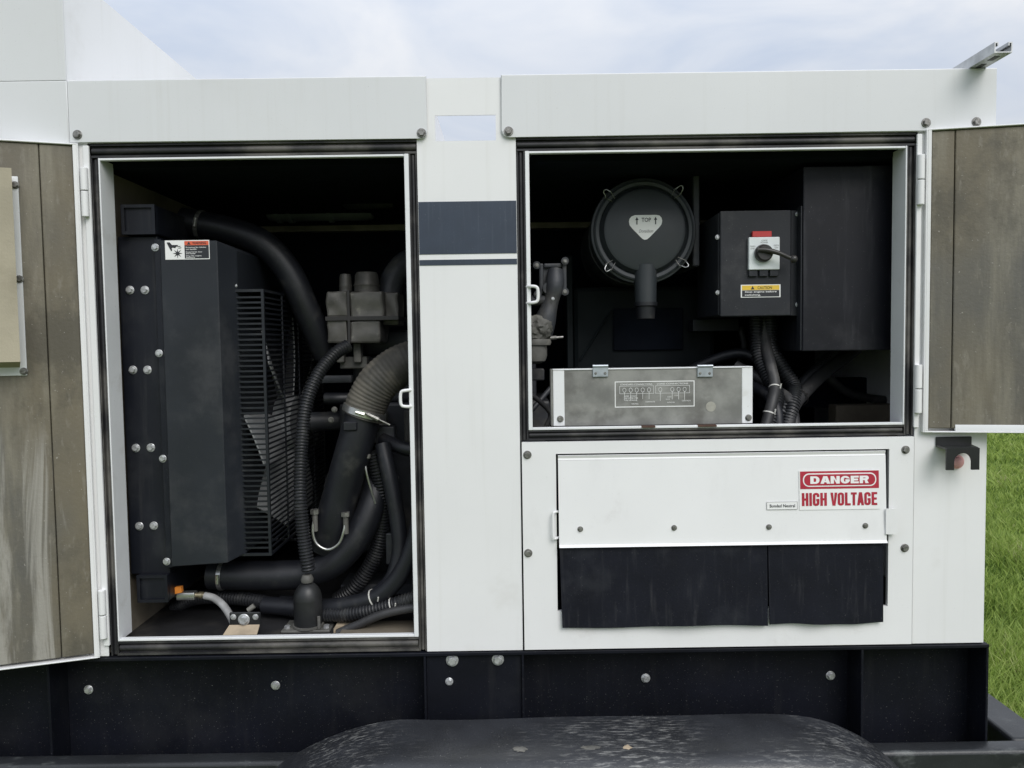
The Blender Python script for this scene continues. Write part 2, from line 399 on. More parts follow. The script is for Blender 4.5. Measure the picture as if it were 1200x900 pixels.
# pillar with a see-through lifting slot
sx0, sx1 = X(510, 150), X(581, 150); sz0, sz1 = Z(545, 165), Z(545, 135)
b = B()
b.box(px0, px1, 0, .004, ZB, sz0); b.box(px0, px1, 0, .004, sz1, ZT-.004)
b.box(px0, sx0, 0, .004, sz0, sz1); b.box(sx1, px1, 0, .004, sz0, sz1)
PIL = obj('pillar_panel', b, white, ENC)
st0, st1 = Z(548, 236), Z(548, 297.5); s20, s21 = Z(548, 304), Z(548, 310.5)
obj('stripe_decal', B().box(px0+.001, px1-.001, -.0012, -.0002, st1, st0), stripe, PIL)
obj('stripe_decal', B().box(px0+.001, px1-.001, -.0012, -.0002, s21, s20), stripe, PIL)
# roof fascia
fe0, fe1 = X(500.5, 130), X(587.5, 130); fl = X(82, 130)
def fascia(x0, x1, rl, rr):
    """sheet with rounded lower corners (radius rl / rr at left / right) and a rolled lower edge"""
    pts = []
    def arc(cx, cz, r, a0, a1):
        for i in range(7):
            a = R_(a0+(a1-a0)*i/6); pts.append((cx+r*math.cos(a), cz+r*math.sin(a)))
    pts.append((x0, ZT))
    if rl: arc(x0+rl, ZF+rl, rl, 180, 270)
    else: pts.append((x0, ZF))
    if rr: arc(x1-rr, ZF+rr, rr, 270, 360)
    else: pts.append((x1, ZF))
    pts.append((x1, ZT))
    q = B(); q.prism_y(pts[::-1], -.0085, -.0035)
    es = [e for e in q.bm.edges if all(abs(v.co.y+.0085) < 1e-5 for v in e.verts)]
    bmesh.ops.bevel(q.bm, geom=es, offset=.0025, segments=3, affect='EDGES', profile=.5)
    o = obj('fascia_panel', q, white_shaded, ENC)
    return o
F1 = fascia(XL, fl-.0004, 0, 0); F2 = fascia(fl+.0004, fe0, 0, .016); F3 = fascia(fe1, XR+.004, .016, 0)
# rolled under-lip of the fascia above each opening (real rain lip)
for x0, x1 in ((X(96, 165), X(489, 160)), (X(606, 160), X(1062, 153))):
    b = B(); b.box(x0, x1, -.0032, .010, ZF+.001, ZF+.006, .001)
    obj('rain_lip', b, white, ENC)
for px, py in ((91, 158), (494, 156)): bolt(px, py, -.0085, 11, F2)
for px, py in ((596, 154), (1085, 144), (1144, 143)): bolt(px, py, -.0085, 11, F3)
# roof: two covers with an open channel between them
roofpts = []
b = B(); b.box(XL, fe0-.004, -.003, YD, ZT-.004, ZT-.0005); b.box(fe0-.008, fe0-.004, .006, YD, ZF-.012, ZT-.005)
RL = obj('roof_cover', b, white, ENC)
b = B(); b.box(fe1+.004, XR, -.003, YD, ZT-.004, ZT-.0005); b.box(fe1+.004, fe1+.008, .006, YD, ZF-.012, ZT-.005)
RR = obj('roof_cover', b, white, ENC)
obj('channel_floor', B().box(fe0-.008, fe1+.008, .005, YD, ZF-.018, ZF-.013), white, ENC)
for px, par in ((493, RL), (595, RR), (93, RL), (214, RL)):
    p = P(px, 92, .02)
    me = B().lathe([(0, 0), (.009, 0), (.009, .004), (.006, .004), (.006, .009), (0, .009)], (p.x, .03, ZT-.0005), (0, 0, 1), 12)
    obj('roof_bolt', me, dullbolt, par)
# facade skins
obj('corner_panel', B().box(1.003, XR, 0, .004, ZB, ZF+.02, .0012), white, ENC)
obj('corner_panel', B().box(XL, -1.020, 0, .004, ZB, ZF+.02, .0012), white, ENC)
obj('end_panel', B().box(XR-.004, XR-.0005, .0045, YD, ZB, ZT-.005), white, ENC)
obj('end_panel', B().box(XL, XL+.004, .0045, YD, ZB, ZT-.005), white, ENC)
obj('back_panel', B().box(XL+.005, XR-.005, YD-.004, YD, ZB, ZT-.005), white, ENC)
# interior lining
lz = ZF-.02
obj('ceiling_liner', B().box(XL+.01, XR-.01, .06, YD-.03, lz-.025, lz), liner, ENC)
obj('back_liner', B().box(XL+.01, XR-.01, YD-.04, YD-.012, ZB+.03, lz-.027), liner, ENC)
obj('side_liner', B().box(-1.045, -1.018, .062, YD-.045, ZB+.02, lz-.027), foam, ENC, 'tan dirt-stained liner')
obj('floor_plate', B().box(XL+.01, XR-.01, .01, YD-.05, ZB+.006, ZB+.02), floorm, ENC)
obj('sill_plate', B().box(X(398, 735, .05), X(500, 735, .05), .014, .13, ZB+.0205, ZB+.034, .002), foam, ENC, 'tan dusty plate inside the left sill')
zr = Z(400, 267, 1.03)
obj('cross_rail', B().box(-1.0, 1.1, 1.02, 1.055, zr-.013, zr+.013), railint, ENC)
# post behind the pillar, dividing the two bays near the front
obj('inner_post', B().box(px0+.002, px1-.002, .006, .055, ZB+.022, lz-.03), liner, ENC)

def opening(x0, x1, z0, z1, so, tl, tr, t=.006):
    X0, X1, Z0, Z1 = so
    q = B(); d0, d1 = -.004, .062
    q.box(x0-tl, x0, d0, d1, z0-t, z1+t, .001)
    q.box(x1, x1+tr, d0, d1, z0-t, z1+t, .001)
    q.box(x0, x1, d0+.0007, .010, z1, z1+t*.9, .001)
    q.box(x0, x1, d0+.0007, .012, z0-t, z0, .001)
    fl_ = obj('opening_flange', q, lipwhite, ENC)
    # rubber seal: gutter, flat strip and bulb on each of the four sides
    a0, a1, c0, c1 = x0-tl-.0006, x1+tr+.0006, z0-t-.0006, z1+t*.9+.0006
    def strip(name, u0, u1, v0, v1, vert):
        q = B(); q.box(u0, u1, .008, .016, v0, v1)
        if vert:
            c = (u0+u1)/2; h = abs(u1-u0)
            q.tube([(c, .007, v0+.002), (c, .007, v1-.002)], h*.24, 10)
            q.box(u0+.0004, u0+h*.16, -.001, .008, v0, v1); q.box(u1-h*.16, u1-.0004, -.001, .008, v0, v1)
        else:
            c = (v0+v1)/2; h = abs(v1-v0)
            q.tube([(u0+.002, .007, c), (u1-.002, .007, c)], h*.24, 10)
            q.box(u0, u1, -.001, .008, v0+.0004, v0+h*.16); q.box(u0, u1, -.001, .008, v1-h*.16, v1-.0004)
        return obj(name, q, seal, ENC)
    strip('door_seal', X0+.001, a0, Z0, c1, True); strip('door_seal', a1, X1-.001, Z0, c1, True)
    strip('door_seal', X0+.001, X1-.001, c1+.0006, Z1, False)
    strip('door_seal', a0+.0006, a1-.0006, Z0, c0, False)
    return fl_
FL1 = opening(ox0, ox1, oz0, oz1, SO[0], .0035, .011); FL2 = opening(qx0, qx1, qz0, qz1, SO[1], .010, .0035)

def striker(px, py, h, wdt, flip, par):
    p = P(px, py, -.012); r = M(1.9)
    hw, hh = M(wdt)*flip, M(h)/2
    pts = [(p.x-hw, .004, p.z+hh), (p.x-hw*.2, -.012, p.z+hh), (p.x+hw*.55, -.014, p.z+hh*.82), (p.x+hw*.7, -.014, p.z), (p.x+hw*.55, -.014, p.z-hh*.82), (p.x-hw*.2, -.012, p.z-hh), (p.x-hw, .004, p.z-hh)]
    obj('striker_loop', B().tube(catmull(pts, .003), r, 10), white, par)
striker(475, 467, 19, 8, -1, FL1); striker(625, 345, 19, 8, 1, FL2)
# rust on the sill of the right opening
for px, py, wpx in ((760, 499.5, 16), (829, 498.5, 22)):
    p = P(px, py, -.005)
    obj('rust_patch', B().box(p.x-M(wpx)/2, p.x+M(wpx)/2, -.0062, .012, qz0-.004, qz0+.0008, .0006), rust, FL2)

# ------------------------------------------------------------------ hinges (fixed knuckles) and doors
hxL = X(104, 215); hxR = X(1077, 200)
def knuckle(x, z0, z1, par, r=.0085):
    q = B(); q.lathe([(0, z0), (r*.9, z0), (r, z0+.0012), (r, z1-.0012), (r*.9, z1), (0, z1)], (x, -.014, 0), (0, 0, 1), 18)
    return obj('hinge_knuckle', q, white, par)
hL = X(112, 440); hR = X(1074, 330)
HS = obj('hinge_strip', B().box(hL-.004, hL+.010, -.008, -.0012, ZB+.03, ZF-.006, .001), white, ENC)
for a, c in ((196, 223), (224, 254)): knuckle(hL, Z(105, c, -.014), Z(105, a, -.014)-.0008, HS)
for a, c in ((691, 720), (721, 748)): knuckle(hL, Z(125, c, -.014), Z(125, a, -.014)-.0008, HS)
HS2 = obj('hinge_strip', B().box(hR-.006, hR+.006, -.008, -.0012, 1.43, ZF-.006, .001), white, ENC)
for a, c in ((181, 210), (211, 240)): knuckle(hR, Z(1076, c, -.014), Z(1076, a, -.014)-.0008, HS2)
for a, c in ((427, 455), (456, 484)): knuckle(hR, Z(1072, c, -.014), Z(1072, a, -.014)-.0008, HS2)

def door(hx, ang, wd, z0, z1, sgn, strip_w, name_label):
    """sgn -1: the door swings out to the left, +1 to the right. Local x runs away from the hinge, inner face towards -Y."""
    zc = z0; H = z1-z0
    t = .0035; D = .046
    q = B()
    def bx(u0, u1, y0, y1, a, c, bev=.001): q.box(sgn*u0, sgn*u1, y0, y1, a, c, bev)
    bx(0, wd, D-t, D, 0, H)                            # outer skin
    bx(0, t, 0, D-t, 0, H); bx(wd-t, wd, 0, D-t, 0, H)  # edges
    bx(t, wd-t, 0, D-t, 0, t); bx(t, wd-t, 0, D-t, H-t, H)
    bx(t, .012, 0, .0035, t, H-t)                      # returned hinge lip
    me = mesh_of('door', q); me.materials.append(white)
    o = bpy.data.objects.new('access_door', me); COL.objects.link(o); o.parent = ENC
    o.location = Vector((hx, -.014, zc))-ENC.location; o.rotation_euler = (0, 0, -sgn*R_(ang))
    o['label'] = name_label
    def loc(name, q, m, label=None): return obj(name, q, m, o, label, origin='local')
    g = .0009
    q = B(); q.box(sgn*.013, sgn*(strip_w-g), .006, .030, .010, H-.005, .003, 2)
    loc('liner_panel', q, doorliner)
    q = B(); q.box(sgn*(strip_w+g), sgn*(wd-.012), .006, .030, .010, H-.005, .003, 2)
    loc('liner_panel', q, doorliner)
    return o, loc, H
ZL0, ZL1 = Z(122, 771, -.014), Z(97, 168, -.014)
DL, locL, HL = door(hL-.012, 18.0, .80, ZL0, ZL1, -1, .085, 'left door, its stained tan-grey inner side turned outward')
ZR0, ZR1 = Z(1082, 507, -.014), Z(1087, 151, -.014)
DR, locR, HR = door(hR+.013, 10.5, .97, ZR0, ZR1, 1, .066, 'right door, its dirty grey-brown inner side turned outward')
# tan baffle box on the left door
def on_door(px, py, yl, hx, ang, sgn, zc):
    """pixel -> door-local (u, z) on the door-local plane y=yl"""
    th = -sgn*R_(ang); c, s = math.cos(th), math.sin(th)
    d = ROT @ Vector(((px-600.0)/FPX, -(py-450.0)/FPX, -1.0))
    n = Vector((-s, c, 0)); o = Vector((hx, -.014, zc))+n*yl
    k = (o-CAM).dot(n)/d.dot(n); p = CAM+d*k-Vector((hx, -.014, zc))
    return (p.x*c+p.y*s, p.z)
fx = hL-.012
u_r, z_b = on_door(32, 440, .004, fx, 18, -1, ZL0); u_t, z_t = on_door(20, 207, .004, fx, 18, -1, ZL0)
ur = max(u_r, u_t)
u_f, zf_b = on_door(24, 424, -.055, fx, 18, -1, ZL0); _, zf_t = on_door(17, 197, -.055, fx, 18, -1, ZL0)
q = B(); q.box(-.70, ur, .0015, .0055, z_b, z_t, .001)
locL('baffle_flange', q, lipwhite)
q = B(); q.quad8([(-.68, .0012, z_b+.02), (ur-.014, .0012, z_b+.02), (ur-.014, .0012, z_t-.005), (-.68, .0012, z_t-.005)],
                 [(-.66, -.055, zf_b), (u_f, -.055, zf_b), (u_f, -.055, zf_t), (-.66, -.055, zf_t)])
locL('baffle_box', q, cream, 'tan foam-lined baffle box on the left door')
for px, py in ((21, 217), (27, 327), (32, 435)):
    u, zz = on_door(px-1, py, .001, fx, 18, -1, ZL0)
    bolt_local((ur-.006, .0013, zz), .009, DL)
# cream folded sill along the bottom of the right door
q = B(); q.prism_x([(.003, .004), (.003, .012), (.0045, .019), (.012, .021), (.012, .004)], .075, .955)
locR('folded_sill', q, lipwhite)

# ------------------------------------------------------------------ radiator discharge hood on the roof
hr = X(78, 60); hz = Z(77, -40)
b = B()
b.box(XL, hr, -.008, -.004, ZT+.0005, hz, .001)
obj('hood_front', b, white_shaded, ENC); b = B()  # front in the greyed white, its shade against the hood side painted in
b.box(hr-.004, hr-.0002, -.0035, 1.02, ZT+.0005, hz)
b.box(XL, XL+.004, -.0035, 1.02, ZT+.0005, hz); b.box(XL+.005, hr-.005, 1.016, 1.02, ZT+.0005, hz)
b.box(XL+.005, hr-.005, -.0035, 1.015, hz-.004, hz)
b.box(hr, hr+.02, .0, 1.02, ZT+.0002, ZT+.0035)
obj('discharge_hood', b, white, ENC)

# ------------------------------------------------------------------ lower output panel
OPX0, OPX1, OPZ0, OPZ1 = .0262, .9985, ZB+.003, 1.4075
rx0, rx1 = X(652.5, 630, -.006), X(1041, 620, -.006); rz1 = Z(845, 529, -.006); rz0 = Z(845, 737, -.006)-.0
b = B()
b.box(OPX0, rx0, -.007, .0035, OPZ0, OPZ1); b.box(rx1, OPX1, -.007, .0035, OPZ0, OPZ1)
b.box(rx0, rx1, -.007, .0035, rz1, OPZ1); b.box(rx0, rx1, -.007, .0035, OPZ0, Z(660, 716, -.006))
OUT = obj('output_panel', b, white2, ENC)
obj('recess_back', B().box(rx0-.02, rx1+.02, .10, .104, OPZ0+.02, OPZ1-.005), liner, OUT)
obj('recess_lintel', B().box(rx0-.02, rx1+.02, .004, .0995, OPZ1-.009, OPZ1-.005), liner, OUT)
# hinged cover, its lower edge standing a little proud, with a folded lip
cx0, cx1 = X(654.5, 585, -.01), X(1037.5, 585, -.01)
czt, czb = Z(845, 531, -.010), Z(845, 639, -.024)
yt, yb = -.009, -.0195
b = B()
b.quad8([(cx0, yt, czt-.012), (cx1, yt, czt-.012), (cx1, yt+.003, czt-.012), (cx0, yt+.003, czt-.012)][::-1],
        [(cx0, yt-.001, czt-.0005), (cx1, yt-.001, czt-.0005), (cx1, yt+.004, czt), (cx0, yt+.004, czt)])
b.quad8([(cx0, yb, czb+.006), (cx1, yb, czb+.006), (cx1, yb+.0025, czb+.006), (cx0, yb+.0025, czb+.006)],
        [(cx0, yt, czt-.0125), (cx1, yt, czt-.0125), (cx1, yt+.0025, czt-.0125), (cx0, yt+.0025, czt-.0125)])
b.quad8([(cx0, yb-.007, czb), (cx1, yb-.007, czb), (cx1, yb-.004, czb-.001), (cx0, yb-.004, czb-.001)],
        [(cx0, yb, czb+.0058), (cx1, yb, czb+.0058), (cx1, yb+.0025, czb+.0058), (cx0, yb+.0025, czb+.0058)])
COV = obj('output_cover', b, white2, OUT)
def cover_y(z): return yb+(yt-yb)*(z-czb)/(czt-czb)
# tab on the right of the cover
tx1 = X(1051.5, 612, -.02); tz0, tz1 = Z(1045, 627, -.03), Z(1045, 597, -.03)
pts = [(cx1-.004, tz0), (cx1-.004, tz1)]
for i in range(6):
    a = R_(90-18*i); pts.append((tx1-.006+.006*math.cos(a), tz1-.006+.006*math.sin(a)))
for i in range(6):
    a = R_(-18*i); pts.append((tx1-.006+.006*math.cos(a), tz0+.006+.006*math.sin(a)))
yc = cover_y((tz0+tz1)/2)
obj('cover_tab', B().prism_y(pts, yc-.006, yc-.0022), white2, OUT)
# latch loop on the left
lp = P(652, 616, -.02)
pts = [(lp.x+.006, -.006, lp.z+.032), (lp.x-.004, -.018, lp.z+.033), (lp.x-.008, -.02, lp.z+.026), (lp.x-.008, -.02, lp.z-.026), (lp.x-.004, -.018, lp.z-.033), (lp.x+.008, -.006, lp.z-.032)]
obj('latch_loop', B().tube(catmull(pts, .004), .0032, 8), white2, OUT)
for px, py in ((680, 620), (790, 618.5), (901, 617.5), (1014, 616)):
    z = Z(px, py, -.026); bolt(px, py, cover_y(z)-.001, 7.5, OUT, BOLT_S, 'screw')
for px, py in ((618, 533), (619, 648), (1061, 527), (1060, 642)): bolt(px, py, -.007, 10, OUT)
# two hanging rubber flaps
def flap(c, seed):
    """c: four pixel corners tl, tr, br, bl"""
    q = B(); nx, nz_ = 26, 10; rows = []
    for s in (0, 1):
        g = []
        for j in range(nz_+1):
            r_ = []
            for i in range(nx+1):
                u, v = i/nx, j/nz_
                top = Vector(c[0]).lerp(Vector(c[1]), u); bot = Vector(c[3]).lerp(Vector(c[2]), u)
                pp = top.lerp(bot, v)
                wv = .006*v*math.sin(u*7+seed)+.003*v*math.sin(u*17+seed*2)
                y = -.0165-.006*v+wv*.7+(.003 if s else 0)
                p3 = P(pp.x, pp.y+1.4*v*math.sin(u*6+seed*1.7), -.03); r_.append(q.bm.verts.new((p3.x, y, p3.z)))
            g.append(r_)
        rows.append(g)
    for s in (0, 1):
        for j in range(nz_):
            for i in range(nx):
                f = (rows[s][j][i], rows[s][j][i+1], rows[s][j+1][i+1], rows[s][j+1][i]); q.bm.faces.new(f if s == 0 else f[::-1])
    for j in range(nz_):
        for i in (0, nx): q.bm.faces.new((rows[0][j][i], rows[1][j][i], rows[1][j+1][i], rows[0][j+1][i]))
    for i in range(nx):
        for j in (0, nz_): q.bm.faces.new((rows[0][j][i], rows[0][j][i+1], rows[1][j][i+1], rows[1][j][i]))
    return obj('rubber_flap', q, flapm, OUT)
flap([(656, 636), (901, 633), (901.5, 734.5), (659.5, 737)], .4)
flap([(902.3, 633), (1038, 632), (1037.5, 731), (903.5, 734)], 2.1)

# ------------------------------------------------------------------ skid base
SK = thing('skid_base', 'black steel skid under the white enclosure with upright stiffeners and bolts', 'skid', (-.34, .55, .64))
zk1 = ZB-.002; zrail = Z(600, 874, -.002); zk0 = zrail-.10
WEB = .075
xs = [X(60, 820), X(500, 810), X(614.5, 810), X(1011, 810), 1.196]
obj('top_flange', B().box(XL, 1.196, -.006, YD, zk1-.009, zk1, .0015), blackpaint, SK)
obj('web_plate', B().box(XL, 1.190, WEB, WEB+.008, zk0+.009, zk1-.0095), blackpaint, SK)
obj('web_plate', B().box(XL, 1.190, YD-.09, YD-.082, zk0+.009, zk1-.0095), blackpaint, SK)
obj('bottom_flange', B().box(XL, 1.196, .030, YD, zk0, zk0+.0085, .0015), blackpaint, SK)
for i, x in enumerate(xs):
    t = .006
    y0 = -.004
    obj('stiffener', B().box(x-t, x, y0, WEB-.0005 if i < 4 else YD, zk0+.009, zk1-.0095, .001), blackpaint, SK)
obj('lifting_column', B().box(xs[1]+.0008, xs[2]-.0068, .006, .014, zk0+.009, zk1-.0095), blackpaint, SK)
for px, py, d in ((530, 773.5, 15), (583.5, 772.5, 14.5), (526.5, 798.5, 9.5)): bolt(px, py, .006, d, SK, BOLT_Z)
for px, py in ((104, 808), (323, 803), (756.5, 794.5), (973, 791.5)): bolt(px, py, WEB, 11, SK, BOLT_Z)

# ------------------------------------------------------------------ trailer
# solve how far the rail stands out: its front edge sits at pixel row 888 (centre of the picture)
yy = 0.0
while Z(600, 888, yy) < zrail and yy > -.3: yy -= .002
YRF = yy
TR = thing('trailer', 'black trailer frame carrying the skid, with a scuffed tandem fender', 'trailer', (.0, .55, 0.0))
def rail(x0, x1, y0, y1, name='side_rail'): return obj(name, B().box(x0, x1, y0, y1, zrail-.13, zrail, .010, 3), railm, TR)
XE = 1.36
rail(-2.7, XE, YRF, -.008); rail(-2.7, XE, YD+.008, YD+.008-YRF)
rail(1.257, XE, -.007, YD+.007, 'cross_member')
for x in (-2.6, -1.4, -.3, .6): obj('cross_member', B().box(x, x+.08, YRF+.01, YD+.02-YRF, zrail-.19, zrail-.1305 if x > -2 else zrail-.1305), railm, TR)
# fender
YFB, YFF = YRF-.004, -.285
zft = Z(700, 840, YFB)
pix = [(470, 843), (440, 847.5), (410, 855), (380, 866), (352, 880), (326, 897)]
left = [P(x, y, YFB) for x, y in pix]
pixr = [(935, 838.5), (965, 843.5), (990, 852.5), (1015, 866), (1035, 882), (1050, 897)]
right = [P(x, y, YFB) for x, y in pixr]
path = []
l3 = left[-1]; path += [(l3.x-.10, l3.z-.27), (l3.x-.075, l3.z-.17), (l3.x-.04, l3.z-.075)]
path += [(p.x, p.z) for p in left[::-1]]
n = 10
for i in range(1, n): path.append((left[0].x+(right[0].x-left[0].x)*i/n, zft))
path += [(p.x, p.z) for p in right]
r3 = right[-1]; path += [(r3.x+.045, r3.z-.075), (r3.x+.08, r3.z-.17), (r3.x+.105, r3.z-.27)]
pv = catmull([(x, 0, z) for x, z in path], .025)
sec = [(YFB, 0), (-.16, .002), (YFF+.06, 0)]
for i in range(1, 7):
    a = R_(90*i/6); sec.append((YFF+.06-.06*math.sin(a), -.06*(1-math.cos(a))))
sec.append((YFF, -.09)); sec.append((YFF, -.13))
b = B(); rows = []
for i, p in enumerate(pv):
    t = (pv[min(i+1, len(pv)-1)]-pv[max(i-1, 0)]).normalized(); nn = Vector((-t.z, 0, t.x))
    if nn.z < 0: nn = -nn
    dent = .0025*math.sin(i*.31)*math.sin(i*.13+1)
    rows.append([b.bm.verts.new(p+nn*(o+dent)+Vector((0, y, 0))) for y, o in sec])
for i in range(len(rows)-1):
    for j in range(len(sec)-1): b.bm.faces.new((rows[i][j], rows[i+1][j], rows[i+1][j+1], rows[i][j+1]))
bmesh.ops.recalc_face_normals(b.bm, faces=b.bm.faces)
bmesh.ops.solidify(b.bm, geom=list(b.bm.faces), thickness=.003)
FEN = obj('fender', b, fenderm, TR, 'scuffed black tandem fender')
fcx = (left[0].x+right[0].x)/2
for px, py, w_, m_ in ((693, 873, 26, castm), (735, 878, 10, tan), (610, 878, 18, castm)):
    q = B(); bmesh.ops.create_icosphere(q.bm, subdivisions=3, radius=1); p = P(px, py, -.21)
    for v in q.bm.verts:
        k_ = 1+.5*mnoise.noise(v.co*2+Vector((px, 0, 0)))+.3*mnoise.noise(v.co*5); v.co = Vector((p.x+v.co.x*M(w_)*.45*k_, p.y+v.co.y*.010*k_, zft+.0005+v.co.z*.003))
    obj('mud_spatter', q, m_, FEN)
for dx in (-.36, .36):
    c = Vector((fcx+dx, YFF+.02, .325))
    q = B(); q.lathe([(.05, .02), (.10, .0), (.19, .01), (.19, .16), (.10, .17)], (c.x, c.y, c.z), (0, 1, 0), 40)
    wh = obj('wheel', q, galv, TR)
    q = B(); q.lathe([(.192, .02), (.24, .0), (.30, .008), (.322, .03), (.325, .085), (.322, .14), (.30, .165), (.24, .175), (.192, .155)], (c.x, c.y, c.z), (0, 1, 0), 48)
    obj('tyre', q, tyrem, wh)
    obj('axle', B().cyl((c.x, c.y+.05, c.z), (c.x, 1.35, c.z), .035, 14), railm, TR)
    for sgn in (-1, 1): pass
obj('axle_hanger', B().box(fcx-.6, fcx+.6, YRF+.02, -.02, zrail-.30, zrail-.191), railm, TR)
for px, py in ((692, 886), (1,1))[:1]: pass

# ------------------------------------------------------------------ radiator
RAD = thing('radiator', 'tall black radiator with bolted side channel, shroud and slatted fan guard', 'radiator', (-.95, .5, .93))
Y1 = .10
cxa, cxb = X(145, 470, Y1), X(192, 480, Y1)
SC = obj('side_channel', B().box(cxa, cxb, Y1, Y1+.76, Z(165, 673, Y1), Z(165, 277, Y1), .003, 2), radm, RAD)
for a in ((152.5, 340), (170, 340), (156, 433.5), (173, 433.5), (159.5, 525), (177, 524.5), (163.5, 616.5), (180.5, 616)):
    bolt(a[0], a[1], Y1, 10, SC, BOLT_Z)
def tank(pa, pb, za, zb, name):
    x0, x1 = X(pa, (za+zb)/2, Y1-.015), X(pb, (za+zb)/2, Y1-.015); z1, z0 = Z(pa, za, Y1-.015), Z(pa, zb, Y1-.015)
    q = B(); q.box(x0, x1, Y1-.01, Y1+.78, z0, z1, .004, 2)
    t = obj(name, q, radm, RAD)
    f = B(); k = .008
    f.box(x0, x0+k, Y1-.018, Y1-.0105, z0, z1); f.box(x1-k, x1, Y1-.018, Y1-.0105, z0, z1)
    f.box(x0+k, x1-k, Y1-.018, Y1-.0105, z0, z0+k); f.box(x0+k, x1-k, Y1-.018, Y1-.0105, z1-k, z1)
    obj('tank_rim', f, radm, t)
tank(142.5, 182, 240, 275, 'top_tank'); tank(161, 197, 674, 706, 'bottom_tank')
# shroud
Y2 = .07
ax, bx_ = X(194, 470, Y2), X(260, 470, Y2); za, zb = Z(225, 281, Y2), Z(225, 664, Y2)
b = B()
b.quad8([(ax, Y2, zb), (bx_, Y2, zb+.008), (bx_+.03, Y2+.06, zb+.018), (bx_+.03, Y2+.8, zb+.018), (ax, Y2+.8, zb)],
        [(ax, Y2, za), (bx_, Y2, za-.002), (bx_+.03, Y2+.06, za-.02), (bx_+.03, Y2+.8, za-.02), (ax, Y2+.8, za)])
bmesh.ops.bevel(b.bm, geom=list(b.bm.edges), offset=.002, segments=1, affect='EDGES')
SH = obj('shroud', b, shroudm, RAD)
obj('shroud_flange', B().box(ax-.018, ax-.0004, Y2+.008, Y2+.014, zb-.004, za+.004, .001), radm, RAD)
for px, py in ((184.5, 290), (189, 414), (193.5, 537.5), (198, 658)): bolt(px-2.5, py, Y2+.008, 9, RAD, BOLT_Z)
# fan guard: front face and receding face of horizontal slats
Y3 = .125
gx0, gx1 = X(275, 495, Y3), X(314, 495, Y3); gz1, gz0 = Z(292, 339, Y3), Z(298, 651, Y3); GY = .74
b = B(); k = .007
b.box(gx0-.012, gx0, Y3, Y3+.004, gz0, gz1); b.box(gx0, gx0+k, Y3-.004, Y3+.004, gz0, gz1); b.box(gx1-k, gx1, Y3-.004, Y3+.004, gz0, gz1)
b.box(gx0+k, gx1-k, Y3-.004, Y3+.003, gz0, gz0+k); b.box(gx0+k, gx1-k, Y3-.004, Y3+.003, gz1-k, gz1)
for y in (Y3+.16, Y3+.32, Y3+.47, GY-.006): b.box(gx1-.004, gx1, y, y+.006, gz0, gz1)
for zz in (gz0, gz1-k): b.box(gx1-.004, gx1, Y3+.004, GY, zz, zz+k)
b.box(gx0-.012, gx1, GY, GY+.004, gz0, gz1)
b.box(gx0-.01, gx1-.005, Y3+.006, GY-.002, gz1-.003, gz1)
GU = obj('fan_guard', b, guardm, RAD)
ns = 49; pz = (gz1-gz0-2*k)/(ns+1)
q = B(); q.box(0, gx1-gx0-2*k, -.0012, .0012, -.0024, .0024); s1 = mesh_of('slat', q); s1.materials.append(guardm)
q = B(); q.box(-.0012, .0012, 0, GY-Y3-.006, -.0024, .0024); s2 = mesh_of('slat', q); s2.materials.append(guardm)
for i in range(ns):
    z = gz0+k+pz*(i+1)
    inst('slat', s1, (gx0+k, Y3, z), GU); inst('slat', s2, (gx1-.002, Y3+.005, z), GU)
for px, py in ((270, 349), (275.5, 335), (275, 497), (279.5, 643)): bolt(px, py, Y3, 5, RAD, BOLT_Z)
# cooling fan
fz = Z(300, 500, .35); fcy = .46; fX = (gx0+gx1)/2+.0
FAN = thing('cooling_fan', 'grey multi-blade cooling fan behind the slatted guard of the radiator', 'fan', (fX, fcy, fz-.3))
obj('hub', B().lathe([(0, -.035), (.075, -.035), (.085, -.02), (.085, .03), (0, .03)], (fX, fcy, fz), (1, 0, 0), 24), fanm, FAN)
for k_ in range(7):
    a = 2*math.pi*k_/7+.5
    rad = Vector((0, math.cos(a), math.sin(a))); tan_ = Vector((0, -math.sin(a), math.cos(a))); axx = Vector((1, 0, 0))
    q = B(); g = []
    for i in range(9):
        u = i/8; r = .078+.235*u
        wdt = .055+.075*math.sin(u*math.pi*.62+.15); tw = R_(38-14*u)
        row = []
        for j in range(7):
            v = j/6-.5
            off = tan_*(wdt*2*v*math.cos(tw)*.62)+axx*(wdt*v*math.sin(tw)+.012*(.25-v*v))
            row.append(q.bm.verts.new(Vector((fX, fcy, fz))+rad*r+off))
        g.append(row)
    for i in range(8):
        for j in range(6): q.bm.faces.new((g[i][j], g[i+1][j], g[i+1][j+1], g[i][j+1]))
    bmesh.ops.recalc_face_normals(q.bm, faces=q.bm.faces)
    bmesh.ops.solidify(q.bm, geom=list(q.bm.faces), thickness=.004)
    obj('blade', q, fanm, FAN)

